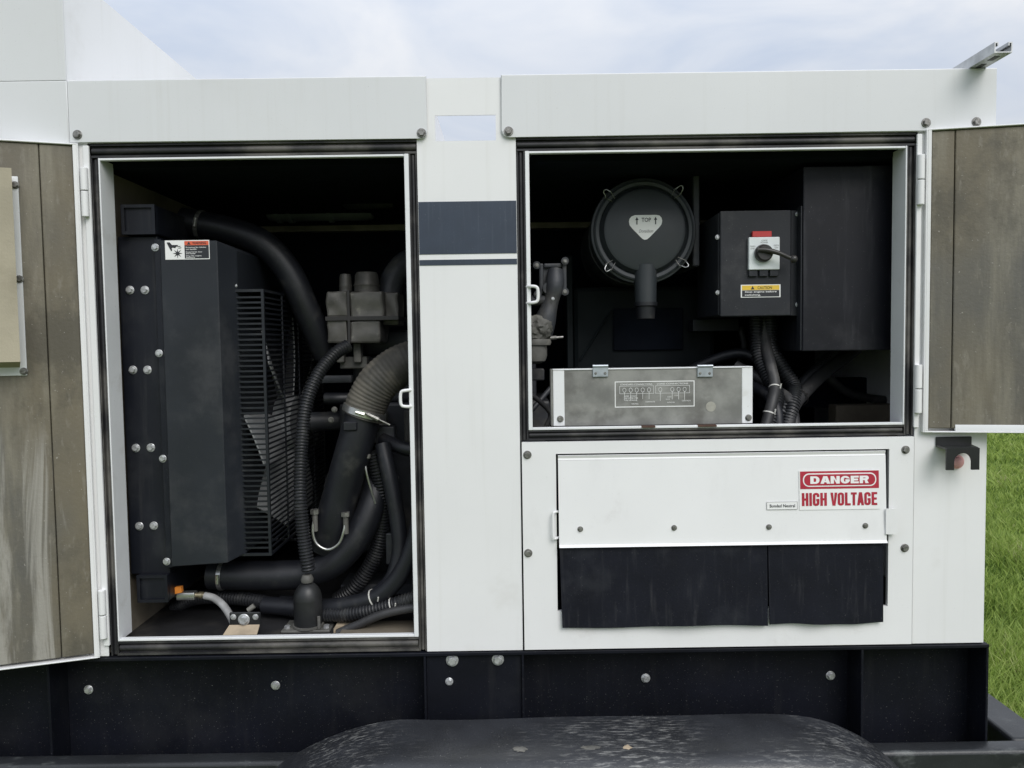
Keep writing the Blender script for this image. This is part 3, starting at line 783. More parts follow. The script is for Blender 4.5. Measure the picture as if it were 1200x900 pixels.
# ------------------------------------------------------------------ hoses, pipes and cables
def run(name, label, cat, pts, rpx, m, corr=0, group=None, n=14, depth=.10):
    p3 = [P(*p) for p in pts]
    Ym = sum(p[2] for p in pts)/len(pts); r = M(rpx, Ym)
    c = catmull(p3, (corr/7 if corr else r*.45))
    if corr:
        d = [0]
        for a_, c_ in zip(c, c[1:]): d.append(d[-1]+(c_-a_).length)
        nn = int(d[-1]/(corr/6)); dd = np.linspace(0, d[-1], nn); arr = np.array([v[:] for v in c])
        c = [Vector(q) for q in np.stack([np.interp(dd, d, arr[:, k]) for k in range(3)], 1)]
        d = [0]
        for a_, c_ in zip(c, c[1:]): d.append(d[-1]+(c_-a_).length)
        rad = [r*(1+depth*max(-1, min(1, 1.6*math.sin(2*math.pi*s/corr)))) for s in d]
    else: rad = [r]*len(c)
    root = thing(name, label, cat, min(p3, key=lambda q: q.z), group)
    obj('corrugated_tube' if corr else 'tube', B().tube(c, rad, n), m, root)
    return root, c, r
def band(root, c, i, r, m, wd=.011, name='clamp', screw=True):
    i = max(1, min(len(c)-2, i)); t = (c[i+1]-c[i-1]).normalized()
    q = B(); q.lathe([(r*1.0, -wd/2), (r*1.06, -wd/2), (r*1.06, wd/2), (r*1.0, wd/2)], c[i], t, 24)
    cl = obj(name, q, m, root)
    if screw:
        s = t.cross(Vector((0, 1, 0))).normalized(); o = c[i]+Vector((0, -r*1.05, 0))
        obj('clamp_screw', B().cyl(o-s*.012, o+s*.012, .005, 8), m, cl)
def ztie(root, c, i, r, m=None, k=1.04):
    i = max(1, min(len(c)-2, i)); t = (c[i+1]-c[i-1]).normalized()
    q = B(); q.lathe([(r*k*.98, -.0018), (r*k*1.04, -.0018), (r*k*1.04, .0018), (r*k*.98, .0018)], c[i], t, 16)
    q.tube([c[i]+Vector((r*.6, -r*1.0, 0)), c[i]+Vector((r*.7, -r*1.2, .012))], .002, 6)
    obj('zip_tie', q, m or tie, root)

h, c, r = run('radiator_hose', 'thick smooth black upper hose arching down from the radiator top tank', 'hose',
    [(213, 259, .30), (235, 263, .30), (270, 270, .30), (308, 285, .30), (338, 318, .31), (360, 365, .33), (382, 415, .38)], 15.5, hosem)
band(h, c, 3, r, dullbolt)
h, c, r = run('radiator_hose', 'thick smooth black lower hose curving along the bay floor behind the canister', 'hose',
    [(246, 673, .21), (285, 674, .21), (330, 674, .21), (370, 670, .21), (402, 650, .21), (426, 615, .22), (440, 575, .25), (446, 535, .32)], 17, hosem)
band(h, c, 2, r, steel)
h, c, r = run('intake_hose', 'wide dusty ribbed intake hose bending down beside the bay edge', 'hose',
    [(535, 418, .24), (505, 419, .22), (472, 427, .2), (446, 446, .19), (432, 468, .19), (425, 488, .19)], 24, dustyhose, corr=.0105, depth=.012, n=24)
band(h, c, len(c)-9, r, steel, .018)
a_, c_ = P(428, 484, .13), P(457, 498, .13)
obj('clamp_bolt', B().cyl(a_, c_, .0028, 10).cyl(a_.lerp(c_, .1), a_.lerp(c_, .55), .0065, 8), dullbolt, h)
h, c, r = run('intake_pipe', 'smooth black intake pipe sloping down below the ribbed hose', 'pipe',
    [(426, 486, .19), (415, 525, .19), (402, 570, .20), (390, 612, .21), (383, 640, .23)], 21, hosem, n=24)
tab = P(410, 500, .13); obj('pipe_tab', B().box(tab.x-.02, tab.x+.018, tab.y+.005, tab.y+.03, tab.z-.012, tab.z+.012, .003), hosem, h)
UB = [(369, 603, .165), (366.5, 622, .16), (371, 637, .16), (384, 644, .16), (397, 637, .16), (403, 622, .16), (405, 606, .165)]
ub = thing('u_bolt', 'bright steel U-bolt hanging round the end of the black intake pipe', 'bolt', P(384, 644, .16))
obj('rod', B().tube(catmull([P(*p) for p in UB], .006), M(1.7, .16), 10), steel, ub)
for p in (UB[0], UB[-1]):
    q = P(*p); obj('threaded_sleeve', B().cyl(q+Vector((0, 0, -.045)), q+Vector((0, 0, .004)), .0075, 12), castm, ub)
    obj('nut', B().lathe([(0, 0), (.012, 0), (.012, .012), (0, .012)], q+Vector((0, 0, .002)), (0, 0, 1), 6), dullbolt, ub)
h, c, r = run('conduit', 'thin corrugated black conduit dropping into the top of the black canister', 'conduit',
    [(408, 405, .27), (392, 415, .24), (372, 440, .2), (358, 478, .17), (353, 530, .15), (352, 585, .13), (356, 630, .125), (361.5, 669, .12)], 7.5, conduitm, corr=.0085, depth=.09)
# black canister
cn = P(361.5, 733, .12)
CAN = thing('canister', 'small black dome-topped canister standing on the bay floor below a conduit', 'canister', cn)
rr = M(16.5, .12); hh = M(55, .12)
prof = [(0, 0), (rr, 0), (rr, hh*.6)]
for i in range(1, 8):
    a = R_(90*i/8); prof.append((rr*math.cos(a)*.98+.0004, hh*.6+hh*.36*math.sin(a)))
prof += [(rr*.2, hh*.97), (0, hh*.97)]
obj('body', B().lathe(prof, cn, (0, 0, 1), 32), bracketm, CAN)
obj('neck_clamp', B().lathe([(0, hh*.96), (rr*.42, hh*.96), (rr*.46, hh*1.02), (rr*.38, hh*1.08), (rr*.3, hh*1.12), (0, hh*1.12)], cn, (0, 0, 1), 20), castm, CAN)
q = B(); q.box(cn.x-rr*1.75, cn.x+rr*1.75, cn.y-.035, cn.y+.045, cn.z-.008, cn.z-.001, .002)
bp = obj('base_plate', q, castm, CAN)
obj('rim', B().lathe([(rr*1.0, 0), (rr*1.1, 0), (rr*1.1, .006), (rr*1.0, .006)], cn, (0, 0, 1), 28), castm, CAN)
for sx in (-1, 1):
    obj('bolt', B().lathe([(0, 0), (.008, 0), (.008, .007), (0, .007)], (cn.x+sx*rr*1.4, cn.y-.015, cn.z-.001), (0, 0, 1), 6), zinc, CAN)
obj('bracket', B().box(cn.x+rr*.85, cn.x+rr*1.06, cn.y-.03, cn.y-.026, cn.z, cn.z+.035, .001), castm, CAN)
obj('floor_shim', B().box(P(402, 740, .1).x-.02, P(402, 740, .1).x+.02, .08, .13, ZB+.0205, ZB+.032), tan, ENC)
G = 'hoses at the bottom of the engine bay'
h, c, r = run('engine_hose', 'plain black hose dropping past a small bracket to the bay floor', 'hose',
    [(448, 520, .2), (457, 560, .18), (466, 610, .17), (468, 650, .16), (455, 685, .15), (425, 704, .16), (380, 711, .18), (330, 706, .22)], 9.5, hosem, 0, G)
h, c, r = run('engine_hose', 'dusty black hose curling in from the edge of the opening, tied with white strap', 'hose',
    [(497, 560, .1), (490, 620, .1), (472, 668, .10), (446, 697, .11), (412, 708, .13), (370, 713, .16), (310, 709, .2)], 10.5, hosem, 0, G)
ztie(h, c, int(len(c)*.52), r)
h, c, r = run('engine_hose', 'corrugated hose hanging behind the plain hose and running down to the floor', 'hose',
    [(437, 530, .22), (446, 565, .23), (449, 605, .25), (441, 648, .27), (418, 685, .28), (395, 704, .3)], 9, conduitm, .009, G)
h, c, r = run('engine_hose', 'corrugated conduit lying along the floor in front of the canister base', 'conduit',
    [(520, 690, .09), (480, 703, .09), (440, 714, .10), (400, 720, .12), (350, 716, .17), (290, 702, .22), (235, 700, .26), (205, 712, .3)], 8, conduitm, .009, G)
ztie(h, c, int(len(c)*.17), r)
h, c, r = run('engine_hose', 'thin black cable lowest on the dusty floor plate', 'cable',
    [(525, 708, .07), (480, 713, .07), (448, 720, .07), (420, 732, .075), (396, 742, .08)], 5.2, cablem, 0, G)
h, c, r = run('engine_hose', 'short black pipe stub leading to the fan belt side', 'pipe', [(381, 467, .34), (398, 467, .34), (425, 467, .36)], 7, hosem, 0, None)
h, c, r = run('engine_hose', 'black elbow below the intake hose clamp', 'pipe', [(448, 515, .24), (462, 521, .22), (480, 527, .2), (510, 530, .2)], 8, hosem, 0, None)
h, c, r = run('dipstick_tube', 'thin bright dipstick tube beside the corrugated hose', 'tube', [(427, 540, .18), (431, 560, .18), (440, 590, .2)], 1.3, steel, 0, None, 8)
obj('fitting', B().box(*(lambda p: (p.x-.012, p.x+.012, p.y-.01, p.y+.01, p.z-.006, p.z+.008))(P(429, 535, .18)), .003), castm, h)

# ------------------------------------------------------------------ turbo heat shield box and elbow
TB = thing('turbocharger_shield', 'dull grey strapped metal shield box above the intake hose', 'heat shield', P(420, 402, .30))
def pbox(x0, y0, x1, y1, Y, dep, name, m, par, bev=.004, seg=2):
    a, c_ = P(x0, (y0+y1)/2, Y).x, P(x1, (y0+y1)/2, Y).x; d, e = P((x0+x1)/2, y0, Y).z, P((x0+x1)/2, y1, Y).z
    return obj(name, B().box(a, c_, Y, Y+dep, e, d, min(bev, abs(c_-a)*.3, abs(d-e)*.3), seg), m, par)
def crumple(o, amp, f):
    bm = bmesh.new(); bm.from_mesh(o.data)
    bmesh.ops.subdivide_edges(bm, edges=bm.edges[:], cuts=5, use_grid_fill=True)
    for v in bm.verts:
        v.co += Vector((mnoise.noise(v.co*f), mnoise.noise(v.co*f+Vector((7, 1, 3))), mnoise.noise(v.co*f+Vector((2, 9, 5)))))*amp
    bm.to_mesh(o.data); bm.free()
pbox(382, 341, 407, 372, .30, .14, 'shield_half', shieldm, TB, .006); pbox(409.5, 341, 449, 373, .30, .14, 'shield_half', shieldm, TB, .006)
pbox(383, 374, 407, 402, .30, .14, 'shield_half', shieldm, TB, .006); pbox(410, 375, 446, 402, .30, .14, 'shield_half', shieldm, TB, .006)
pbox(449, 342, 467, 381, .34, .12, 'shield_side', shieldm, TB, .006)
for o_ in TB.children: crumple(o_, .0045, 28)
pbox(381, 370.5, 467, 375.5, .295, .16, 'strap', strapm, TB, .001); pbox(407, 340, 410, 402, .2945, .15, 'strap', strapm, TB, .0005)
for (x0, x1, yt_, m_) in ((394, 409, 320, 0), (412, 442, 318, 0)):
    a, c_ = P(x0, 335, .33), P(x1, 335, .33); zt_, zb_ = P(x0, yt_, .33).z, P(x0, 341, .33).z
    rx = (c_.x-a.x)/2
    q = B(); q.lathe([(0, 0), (rx, 0), (rx, (zt_-zb_)*.25), (rx*1.05, (zt_-zb_)*.32), (rx*.97, (zt_-zb_)*.42), (rx*.92, (zt_-zb_)*.85), (rx*.8, (zt_-zb_)), (0, (zt_-zb_)*1.02)], ((a.x+c_.x)/2, .37, zb_), (0, 0, 1), 24)
    obj('dome_cap', q, shieldm, TB)
for px in (398, 418): pbox(px-4, 402, px+5, 425, .34, .04, 'support_leg', castm, TB, .004)
h, c, r = run('exhaust_elbow', 'dull grey exhaust elbow rising behind the strapped shield box', 'pipe',
    [(455, 372, .42), (456, 345, .42), (463, 322, .43), (482, 305, .45), (520, 300, .5)], 14, enginem)
# ------------------------------------------------------------------ engine
EN = thing('engine', 'dark diesel engine block deep inside the left bay', 'engine', (-.30, .6, .93))
def ebox(x0, x1, y0, y1, z0, z1, name, m=enginem, bev=.01): return obj(name, B().box(x0, x1, y0, y1, z0, z1, bev, 2), m, EN)
ebox(-.52, .12, .42, .80, 1.02, 1.48, 'block'); ebox(-.48, .08, .44, .78, 1.4805, 1.62, 'cylinder_head')
ebox(-.46, .05, .48, .74, 1.6205, 1.70, 'valve_cover', enginem, .02); ebox(-.46, .08, .46, .76, .93, 1.0195, 'oil_pan', enginem, .02)
obj('crank_pulley', B().lathe([(0, 0), (.11, 0), (.11, .02), (.09, .025), (.09, .035), (.11, .04), (.11, .06), (0, .06)], (-.59, .58, 1.14), (1, 0, 0), 32), enginem, EN)
obj('fan_shaft', B().cyl((fX+.03, fcy, fz), (-.52, .5, fz), .03, 14), enginem, EN)
for i in range(4): ebox(-.45+i*.13, -.37+i*.13, .385, .4195, 1.36, 1.46, 'intake_port', castm, .008)
for (x0, y0, x1, y1, Y, d, m_) in ((412, 560, 435, 600, .30, .08, castm), (415, 520, 432, 545, .34, .05, enginem), (440, 500, 462, 522, .24, .05, enginem), (452, 625, 466, 662, .24, .04, enginem), (398, 418, 430, 432, .36, .04, castm), (376, 440, 412, 449, .36, .03, enginem)):
    pbox(x0, y0, x1, y1, Y, d, 'bracket', m_, EN, .004)
for px, py in ((413, 552), (424, 575), (418, 590), (464, 560), (388, 492), (392, 480)):
    bolt(px, py, .298, 7, EN, BOLT_D)
obj('mount_plate', B().box(-.5, -.2, .3, .42, .93, .96), enginem, EN)
# muffler and filter deep under the roof
alum = material('aluminised_steel', (.30, .32, .36), .5, metal=.3, var=.2, vscale=8)
MU = thing('muffler', 'dark cylindrical muffler under the roof at the back of the left bay', 'muffler', P(390, 260, .8))
mz = P(390, 240, .8).z
obj('barrel', B().lathe([(0, 0), (.05, 0), (.055, .02), (.055, .34), (.05, .36), (0, .36)], (-.83, .8, mz), (1, 0, 0), 28), alum, MU)
for x in (-.80, -.76, -.62): obj('band', B().lathe([(.0553, 0), (.061, 0), (.061, .014), (.0553, .014)], (x, .8, mz), (1, 0, 0), 28), alum, MU)
obj('hanger', B().box(-.66, -.63, .79, .81, mz+.05, lz-.026), enginem, MU)
IF = thing('inline_filter', 'black cylinder with a pale label and a small gauge under the roof', 'filter', P(425, 245, .62))
iz = P(425, 229, .62); 
obj('body', B().lathe([(0, 0), (.03, 0), (.044, .02), (.044, .055), (.048, .056), (.048, .064), (.044, .066), (.044, .17), (0, .17)], (iz.x-.07, .62, iz.z), (1, 0, 0), 28), enginem, IF)
obj('label_patch', B().box(iz.x+.005, iz.x+.05, .574, .5765, iz.z-.02, iz.z+.025), tie, IF)
gq = P(403, 232, .575); obj('gauge', B().lathe([(0, 0), (.006, 0), (.006, .006), (0, .008)], gq, (0, -1, 0), 14), steel, IF)
obj('pipe', B().cyl((iz.x+.1, .62, iz.z-.005), (iz.x+.3, .62, iz.z-.005), .02, 14), enginem, IF)
obj('hanger', B().box(iz.x+.03, iz.x+.06, .61, .63, iz.z+.043, lz-.026), enginem, IF)
# ------------------------------------------------------------------ drain valve, hose and bulkhead
dv = P(219, 697, .14)
DV = thing('drain_valve', 'small silver drain valve with an orange handle below the radiator', 'valve', dv)
sy = M(1, .14)
obj('valve_body', B().box(dv.x-11*sy, dv.x+11*sy, dv.y-.012, dv.y+.012, dv.z-5*sy, dv.z+4*sy, .003, 2), steel, DV)
hd = B(); hd.prism_y([(dv.x-13*sy, dv.z+3*sy), (dv.x-3*sy, dv.z+5*sy), (dv.x-3.5*sy, dv.z+12*sy), (dv.x-12*sy, dv.z+11*sy)], dv.y-.016, dv.y-.004)
obj('handle', hd, orange, DV)
obj('pipe_stub', B().cyl((dv.x-.024, dv.y+.004, dv.z), (dv.x-.055, dv.y+.02, dv.z), .009, 12), dullbolt, DV)
obj('fitting', B().lathe([(0, 0), (.007, 0), (.007, .008), (.0095, .009), (.0095, .018), (.0075, .019), (.0075, .034), (0, .034)], (dv.x+11*sy, dv.y, dv.z-.001), (1, 0, -.03), 12), brass, DV)
h, c, r = run('drain_hose', 'pale grey braided drain hose from the valve to the floor bracket', 'hose', [(240, 698, .14), (251, 701, .135), (262, 710, .12), (271, 724, .10), (276, 736, .10)], 4.4, clearhose)
bk = P(287, 741, .07)
BK = thing('bulkhead_bracket', 'small black bracket with three silver bolts on a tan plate by the sill', 'bracket', bk)
s = M(1, .07)
obj('plate', B().box(bk.x-18*s, bk.x+19*s, .07, .076, bk.z+8*s, bk.z+24*s, .002), bracketm, BK)
obj('foot', B().quad8([(bk.x-22*s, .045, bk.z), (bk.x+18*s, .045, bk.z), (bk.x+18*s, .069, bk.z+8*s), (bk.x-18*s, .069, bk.z+8*s)][::-1], [(bk.x-22*s, .045, bk.z+.003), (bk.x+18*s, .045, bk.z+.003), (bk.x+18*s, .069, bk.z+8*s+.003), (bk.x-18*s, .069, bk.z+8*s+.003)]), tan, BK)
for px, py, d in ((273.5, 723, 7), (299.5, 723, 7)): bolt(px, py, .07, d, BK, BOLT_Z)
bolt(286, 726, .07, 14, BK, BOLT_Z, 'plug')
obj('fitting', B().cyl((bk.x+2*s, .085, bk.z+24*s), (bk.x+9*s, .09, bk.z+29*s), .007, 10), castm, BK)

# ------------------------------------------------------------------ warning sticker on the shroud
def rrect(x0, x1, y0, y1, r, n=8):
    pts = []
    for cx, cy, a0 in ((x1-r, y1-r, 90), (x1-r, y0+r, 0), (x0+r, y0+r, 270), (x0+r, y1-r, 180)):
        for i in range(n+1):
            a = R_(a0-90*i/n); pts.append((cx+r*math.cos(a), cy+r*math.sin(a)))
    return pts
def glyph(ch, w, t, u):
    """contours of a heavy block capital in a box w wide and 1 high; t upright stroke, u level stroke"""
    q = w-t
    if ch == 'H': return [[(0, 0), (0, 1), (t, 1), (t, .5+u/2), (q, .5+u/2), (q, 1), (w, 1), (w, 0), (q, 0), (q, .5-u/2), (t, .5-u/2), (t, 0)]]
    if ch == 'I': return [[(0, 0), (0, 1), (t, 1), (t, 0)]]
    if ch == 'L': return [[(0, 0), (0, 1), (t, 1), (t, u), (w, u), (w, 0)]]
    if ch == 'T': return [[(w/2-t/2, 0), (w/2-t/2, 1-u), (0, 1-u), (0, 1), (w, 1), (w, 1-u), (w/2+t/2, 1-u), (w/2+t/2, 0)]]
    if ch == 'E': return [[(0, 0), (0, 1), (w, 1), (w, 1-u), (t, 1-u), (t, .5+u/2), (w*.92, .5+u/2), (w*.92, .5-u/2), (t, .5-u/2), (t, u), (w, u), (w, 0)]]
    if ch == 'N': return [[(0, 0), (0, 1), (t, 1), (q, .38), (q, 1), (w, 1), (w, 0), (q, 0), (t, .62), (t, 0)]]
    if ch == 'V': return [[(0, 1), (t*1.05, 1), (w/2, .28), (w-t*1.05, 1), (w, 1), (w/2+t*.58, 0), (w/2-t*.58, 0)]]
    if ch == 'A': return [[(0, 0), (w/2-t*.6, 1), (w/2+t*.6, 1), (w, 0), (w-t*1.02, 0), (w-t*1.22, .2), (t*1.22, .2), (t*1.02, 0)], [(t*1.42, .36), (w/2, .80), (w-t*1.42, .36)]]
    if ch == 'O': return [rrect(0, w, 0, 1, w*.46), rrect(t, q, u, 1-u, max(.02, (w/2-t)*.8))]
    if ch == 'D':
        o = [(0, 0), (0, 1)]+rrect(0, w, 0, 1, w*.46)[:18]; i = [(t, u), (t, 1-u)]+rrect(t, q, u, 1-u, max(.02, (q-t)*.5))[:18]
        return [o, i]
    if ch == 'R':
        o = [(0, 0), (0, 1)]+rrect(0, w, .42, 1, .27)[:18]
        o = o[:-1]+[(w*.80, .44), (w, 0), (w-t*1.08, 0), (w*.62-t*.2, .40), (t, .40), (t, 0)]
        return [o, rrect(t, q, .40+u, 1-u, min(.1, (1-2*u-.40)*.45))]
    if ch == 'G':
        a = rrect(0, w, 0, 1, w*.46); b_ = rrect(t, q, u, 1-u, max(.02, (w/2-t)*.8)); n = 9
        outer = [(w, .68)]+a[:n][::-1]+a[3*n:][::-1]+a[2*n:3*n][::-1]+a[n:2*n][::-1][:n-2]+[(w, .22), (w, .54), (w*.52, .54), (w*.52, .54-u), (q, .54-u), (q, u+.12)]
        inner = [(q-.02*w, u+.04)]+[p for p in b_[2*n:3*n]]+[p for p in b_[3*n:]]+[p for p in b_[:n]]+[(q, .68)]
        return [outer+inner]
def block_text(name, s_, x0, x1, z0, z1, y, m, par, t, u, gap, wid):
    cu = bpy.data.curves.new(name, 'CURVE'); cu.dimensions = '2D'; cu.fill_mode = 'BOTH'
    xx = 0.0
    for ch in s_:
        w_ = t if ch == 'I' else wid*(1.08 if ch in 'AV' else .88 if ch in 'LE' else .92 if ch == 'T' else 1)
        for cn_ in glyph(ch, w_, t, u):
            sp = cu.splines.new('POLY'); sp.points.add(len(cn_)-1); sp.use_cyclic_u = True
            for p_, (a, c) in zip(sp.points, cn_): p_.co = (xx+a, c, 0, 1)
        xx += w_+gap*(.35 if ch in 'TLAV' else 1)
    ob = bpy.data.objects.new(name, cu); COL.objects.link(ob); bpy.context.view_layer.update()
    me = bpy.data.meshes.new_from_object(ob.evaluated_get(bpy.context.evaluated_depsgraph_get()))
    bpy.data.objects.remove(ob, do_unlink=True); bpy.data.curves.remove(cu)
    mxx = max(v.co.x for v in me.vertices); base = wloc(par)
    for v in me.vertices: v.co = Vector((x0+v.co.x/mxx*(x1-x0), y, z0+v.co.y*(z1-z0)))-base
    me.materials.clear(); me.materials.append(m)
    o = bpy.data.objects.new(name, me); COL.objects.link(o); o.parent = par
    return o
def sign_root(name, label, cat, px, py, Y): return thing(name, label, cat, P(px, py, Y))
def rect(px0_, py0_, px1_, py1_, Y):
    my, mxp = (py0_+py1_)/2, (px0_+px1_)/2
    return X(px0_, my, Y), X(px1_, my, Y), Z(mxp, py1_, Y), Z(mxp, py0_, Y)
def flat(name, r4, y, m, par, t=.0004): return obj(name, B().box(r4[0], r4[1], y-t, y, r4[2], r4[3]), m, par)
WS = sign_root('warning_sticker', 'white, orange and black warning sticker with hand and fan symbol on the radiator shroud', 'sticker', 219, 305, Y2)
r4 = rect(193.5, 281.5, 245.5, 304, Y2-.001); yb_ = Y2-.0006
flat('backing', r4, yb_, s_white, WS)
def sub(r4, u0, u1, v0, v1): return (r4[0]+(r4[1]-r4[0])*u0, r4[0]+(r4[1]-r4[0])*u1, r4[2]+(r4[3]-r4[2])*v0, r4[2]+(r4[3]-r4[2])*v1)
flat('header', sub(r4, .44, .985, .74, .955), yb_-.0006, s_orange, WS); flat('text_field', sub(r4, .44, .985, .05, .73), yb_-.0006, s_black, WS)
text('lettering', 'WARNING', *sub(r4, .62, .93, .78, .92), yb_-.0013, s_black, WS, .02)
a4 = sub(r4, .50, .58, .77, .93)
obj('alert_symbol', B().prism_y([(a4[0], a4[2]), (a4[1], a4[2]), ((a4[0]+a4[1])/2, a4[3])], yb_-.0013, yb_-.0011), s_black, WS)
for v, u1, s_t in ((.58, .93, 'Rotating fan blades'), (.49, .72, 'cut hands.'), (.34, .84, 'Keep hands clear'), (.27, .68, 'and loose'), (.14, .82, 'Stop the engine'), (.07, .67, 'before')):
    text('lettering', s_t, *sub(r4, .47, u1, v, v+.075), yb_-.0013, s_white, WS, .01)
# hand outline and fan
def poly(r4, pts): return [(r4[0]+(r4[1]-r4[0])*u, r4[2]+(r4[3]-r4[2])*v) for u, v in pts]
obj('hand_symbol', B().prism_y(poly(r4, [(.04, .90), (.11, .90), (.16, .76), (.30, .76), (.28, .70), (.25, .66), (.23, .60), (.17, .63), (.15, .60), (.16, .48), (.14, .44), (.11, .56), (.08, .70)]), yb_-.0012, yb_-.0009), s_black, WS)
for (u, v) in ((.28, .66), (.30, .58)): obj('finger_symbol', B().prism_y(poly(r4, [(u, v), (u+.07, v+.02), (u+.07, v+.05), (u, v+.03)]), yb_-.0012, yb_-.0009), s_black, WS)
cc = poly(r4, [(.28, .32)])[0]; pts = []
for i in range(16):
    a = 2*math.pi*i/16; rr_ = (.0062*2.0, .0038)[i % 2]; pts.append((cc[0]+rr_*math.cos(a), cc[1]+rr_*math.sin(a)))
obj('fan_symbol', B().prism_y(pts, yb_-.0012, yb_-.0009), s_black, WS)

# ------------------------------------------------------------------ air cleaner
YA = .22
ac = P(755, 270, YA); s = M(1, YA)
AC = thing('air_cleaner', 'round black air cleaner housing with wire clips and a downward dust spout', 'air cleaner', (ac.x, YA+.2, ac.z-.16))
obj('housing', B().lathe([(0, .03), (60*s, .03), (60*s, .06), (56*s, .07), (56*s, .46), (50*s, .48), (0, .48)], (ac.x, YA, ac.z), (0, 1, 0), 56), enginem, AC)
q = B().lathe([(0, -.012), (44*s, -.012), (47*s, -.009), (49*s, .002), (51*s, .010), (52.5*s, .004), (56*s, .003), (58*s, .006), (58.5*s, .013), (61*s, .014), (62*s, .018), (62*s, .0295), (0, .0295)], (ac.x, YA, ac.z), (0, 1, 0), 64)
obj('lid', q, plasticlid, AC)
for px, py in ((708, 224), (800, 218), (713, 313), (800, 309)):
    p = P(px, py, YA); d = Vector((p.x-ac.x, 0, p.z-ac.z)).normalized(); t_ = Vector((-d.z, 0, d.x))
    o = Vector((ac.x, YA, ac.z))+d*60*s
    pts = [o+Vector((0, .03, 0))-t_*5*s, o+Vector((0, -.004, 0))-t_*4*s-d*2*s, o+Vector((0, -.012, 0))-t_*2*s+d*4*s, o+Vector((0, -.012, 0))+t_*2*s+d*5*s, o+Vector((0, -.004, 0))+t_*4*s-d*1*s, o+Vector((0, .03, 0))+t_*5*s]
    obj('clip', B().tube(catmull(pts, .003), .0013, 8), zinc, AC)
    for k_ in (-1, 1):
        pts = [o-d*10*s+t_*k_*2*s+Vector((0, -.0015, 0)), o+t_*k_*5*s+Vector((0, -.004, 0))]
        obj('clip_wire', B().tube(pts, .0009, 6), dullbolt, AC)
sp0, sp1, sp2 = P(757, 319, YA-.0), P(757.5, 354, YA), P(758, 374, YA)
q = B(); q.tube([sp0+Vector((0, .012, .02)), sp0+Vector((0, .012, 0)), sp1+Vector((0, .012, 0))], [13.5*s, 13.5*s, 12.5*s], 20)
obj('dust_spout', q, plasticlid, AC)
q = B().lathe([(0, 0), (13.6*s, 0), (13.6*s, -.010), (11.5*s, -.012), (10.5*s, -.045), (0, -.047)], sp1+Vector((0, .012, 0)), (0, 0, 1), 20)
obj('dust_valve', q, hosem, AC)
pa, pb_ = P(816, 200, YA+.03), P(816, 312, YA+.03)
obj('mounting_bracket', B().box(pa.x-4*s, pa.x+4*s, YA+.03, YA+.30, pb_.z, pa.z, .003), enginem, AC)
obj('mounting_strap', B().lathe([(56.3*s, .16), (58*s, .16), (58*s, .20), (56.3*s, .20)], (ac.x, YA, ac.z), (0, 1, 0), 48), enginem, AC)
obj('roof_hanger', B().box(ac.x-.03, ac.x+.03, YA+.16, YA+.2, ac.z+58*s, lz-.026), enginem, AC)
TL = sign_root('top_sticker', 'pale shield-shaped TOP sticker with two arrows on the air cleaner lid', 'sticker', 756, 282, YA-.012)
yk = YA-.0125; r4 = rect(737, 252, 776, 281, yk)
def rnd(r4, c):
    return poly(r4, c)
sh = [(.18, 1.0), (.82, 1.0), (.92, .97), (.98, .88), (1.0, .76), (.98, .62), (.90, .48), (.62, .10), (.55, .02), (.47, 0), (.40, .04), (.10, .46), (.02, .60), (0, .74), (.02, .86), (.08, .95)]
obj('backing', B().prism_y(rnd(r4, sh), yk-.0008, yk), s_white, TL)
text('lettering', 'TOP', *sub(r4, .38, .66, .72, .89), yk-.0016, s_black, TL, .01)
text('lettering', 'Donaldson', *sub(r4, .30, .73, .29, .42), yk-.0016, s_grey, TL, .0, .3)
for u in (.19, .75):
    obj('arrow', B().prism_y(rnd(r4, [(u+.035, .62), (u+.035, .80), (u, .80), (u+.05, .92), (u+.10, .80), (u+.065, .80), (u+.065, .62)]), yk-.0016, yk-.0010), s_black, TL)

# ------------------------------------------------------------------ fuel filter at the left edge of the right bay
YF = .18; ff = P(640, 425, YF); s = M(1, YF)
FF = thing('fuel_filter', 'grey fuel filter assembly with flanged head and bowl behind the white pillar', 'filter', ff)
def fp(px, py): return P(px, py, YF)
a, c_ = fp(632, 345), fp(664, 308)
q = B(); k_ = .012
q.box(a.x, a.x+k_, YF, YF+.03, a.z, c_.z, .004, 2); q.box(c_.x-k_, c_.x, YF, YF+.03, a.z, c_.z, .004, 2)
q.box(a.x+k_+.0005, c_.x-k_-.0005, YF+.002, YF+.03, c_.z-k_, c_.z, .004, 2); q.box(a.x+k_+.0005, c_.x-k_-.0005, YF+.014, YF+.03, a.z, c_.z-k_-.0005)
hdm = obj('head_frame', q, enginem, FF)
for px, py in ((629, 311), (662, 306), (662, 342), (630, 345)):
    p = fp(px, py); obj('ear', B().cyl((p.x, YF-.008, p.z), (p.x, YF+.03, p.z), 4.4*s, 16), enginem, FF); bolt(px, py, YF-.0085, 5.5, FF, BOLT_D)
obj('throat', B().tube(catmull([fp(651, 316)+Vector((0, .006, 0)), fp(650, 335)+Vector((0, -.004, 0)), fp(646, 352), fp(640, 372), fp(634, 392)+Vector((0, .01, 0))], .01), lambda u: (8.5+4*u+1.5*math.sin(u*9))*s, 18), enginem, FF)
obj('side_port', B().cyl(fp(624, 352)+Vector((0, .01, 0)), fp(644, 352)+Vector((0, .0, 0)), 6*s, 16), enginem, FF)
obj('side_port', B().lathe([(0, 0), (7*s, 0), (7*s, .012), (5*s, .014), (5*s, .03), (0, .03)], fp(643, 338)+Vector((0, -.012, 0)), (0, 1, 0), 16), enginem, FF)
bolt(648, 350, YF-.035, 4, FF, BOLT_Z)
q = B(); bmesh.ops.create_icosphere(q.bm, subdivisions=4, radius=1)
p = fp(628, 385)
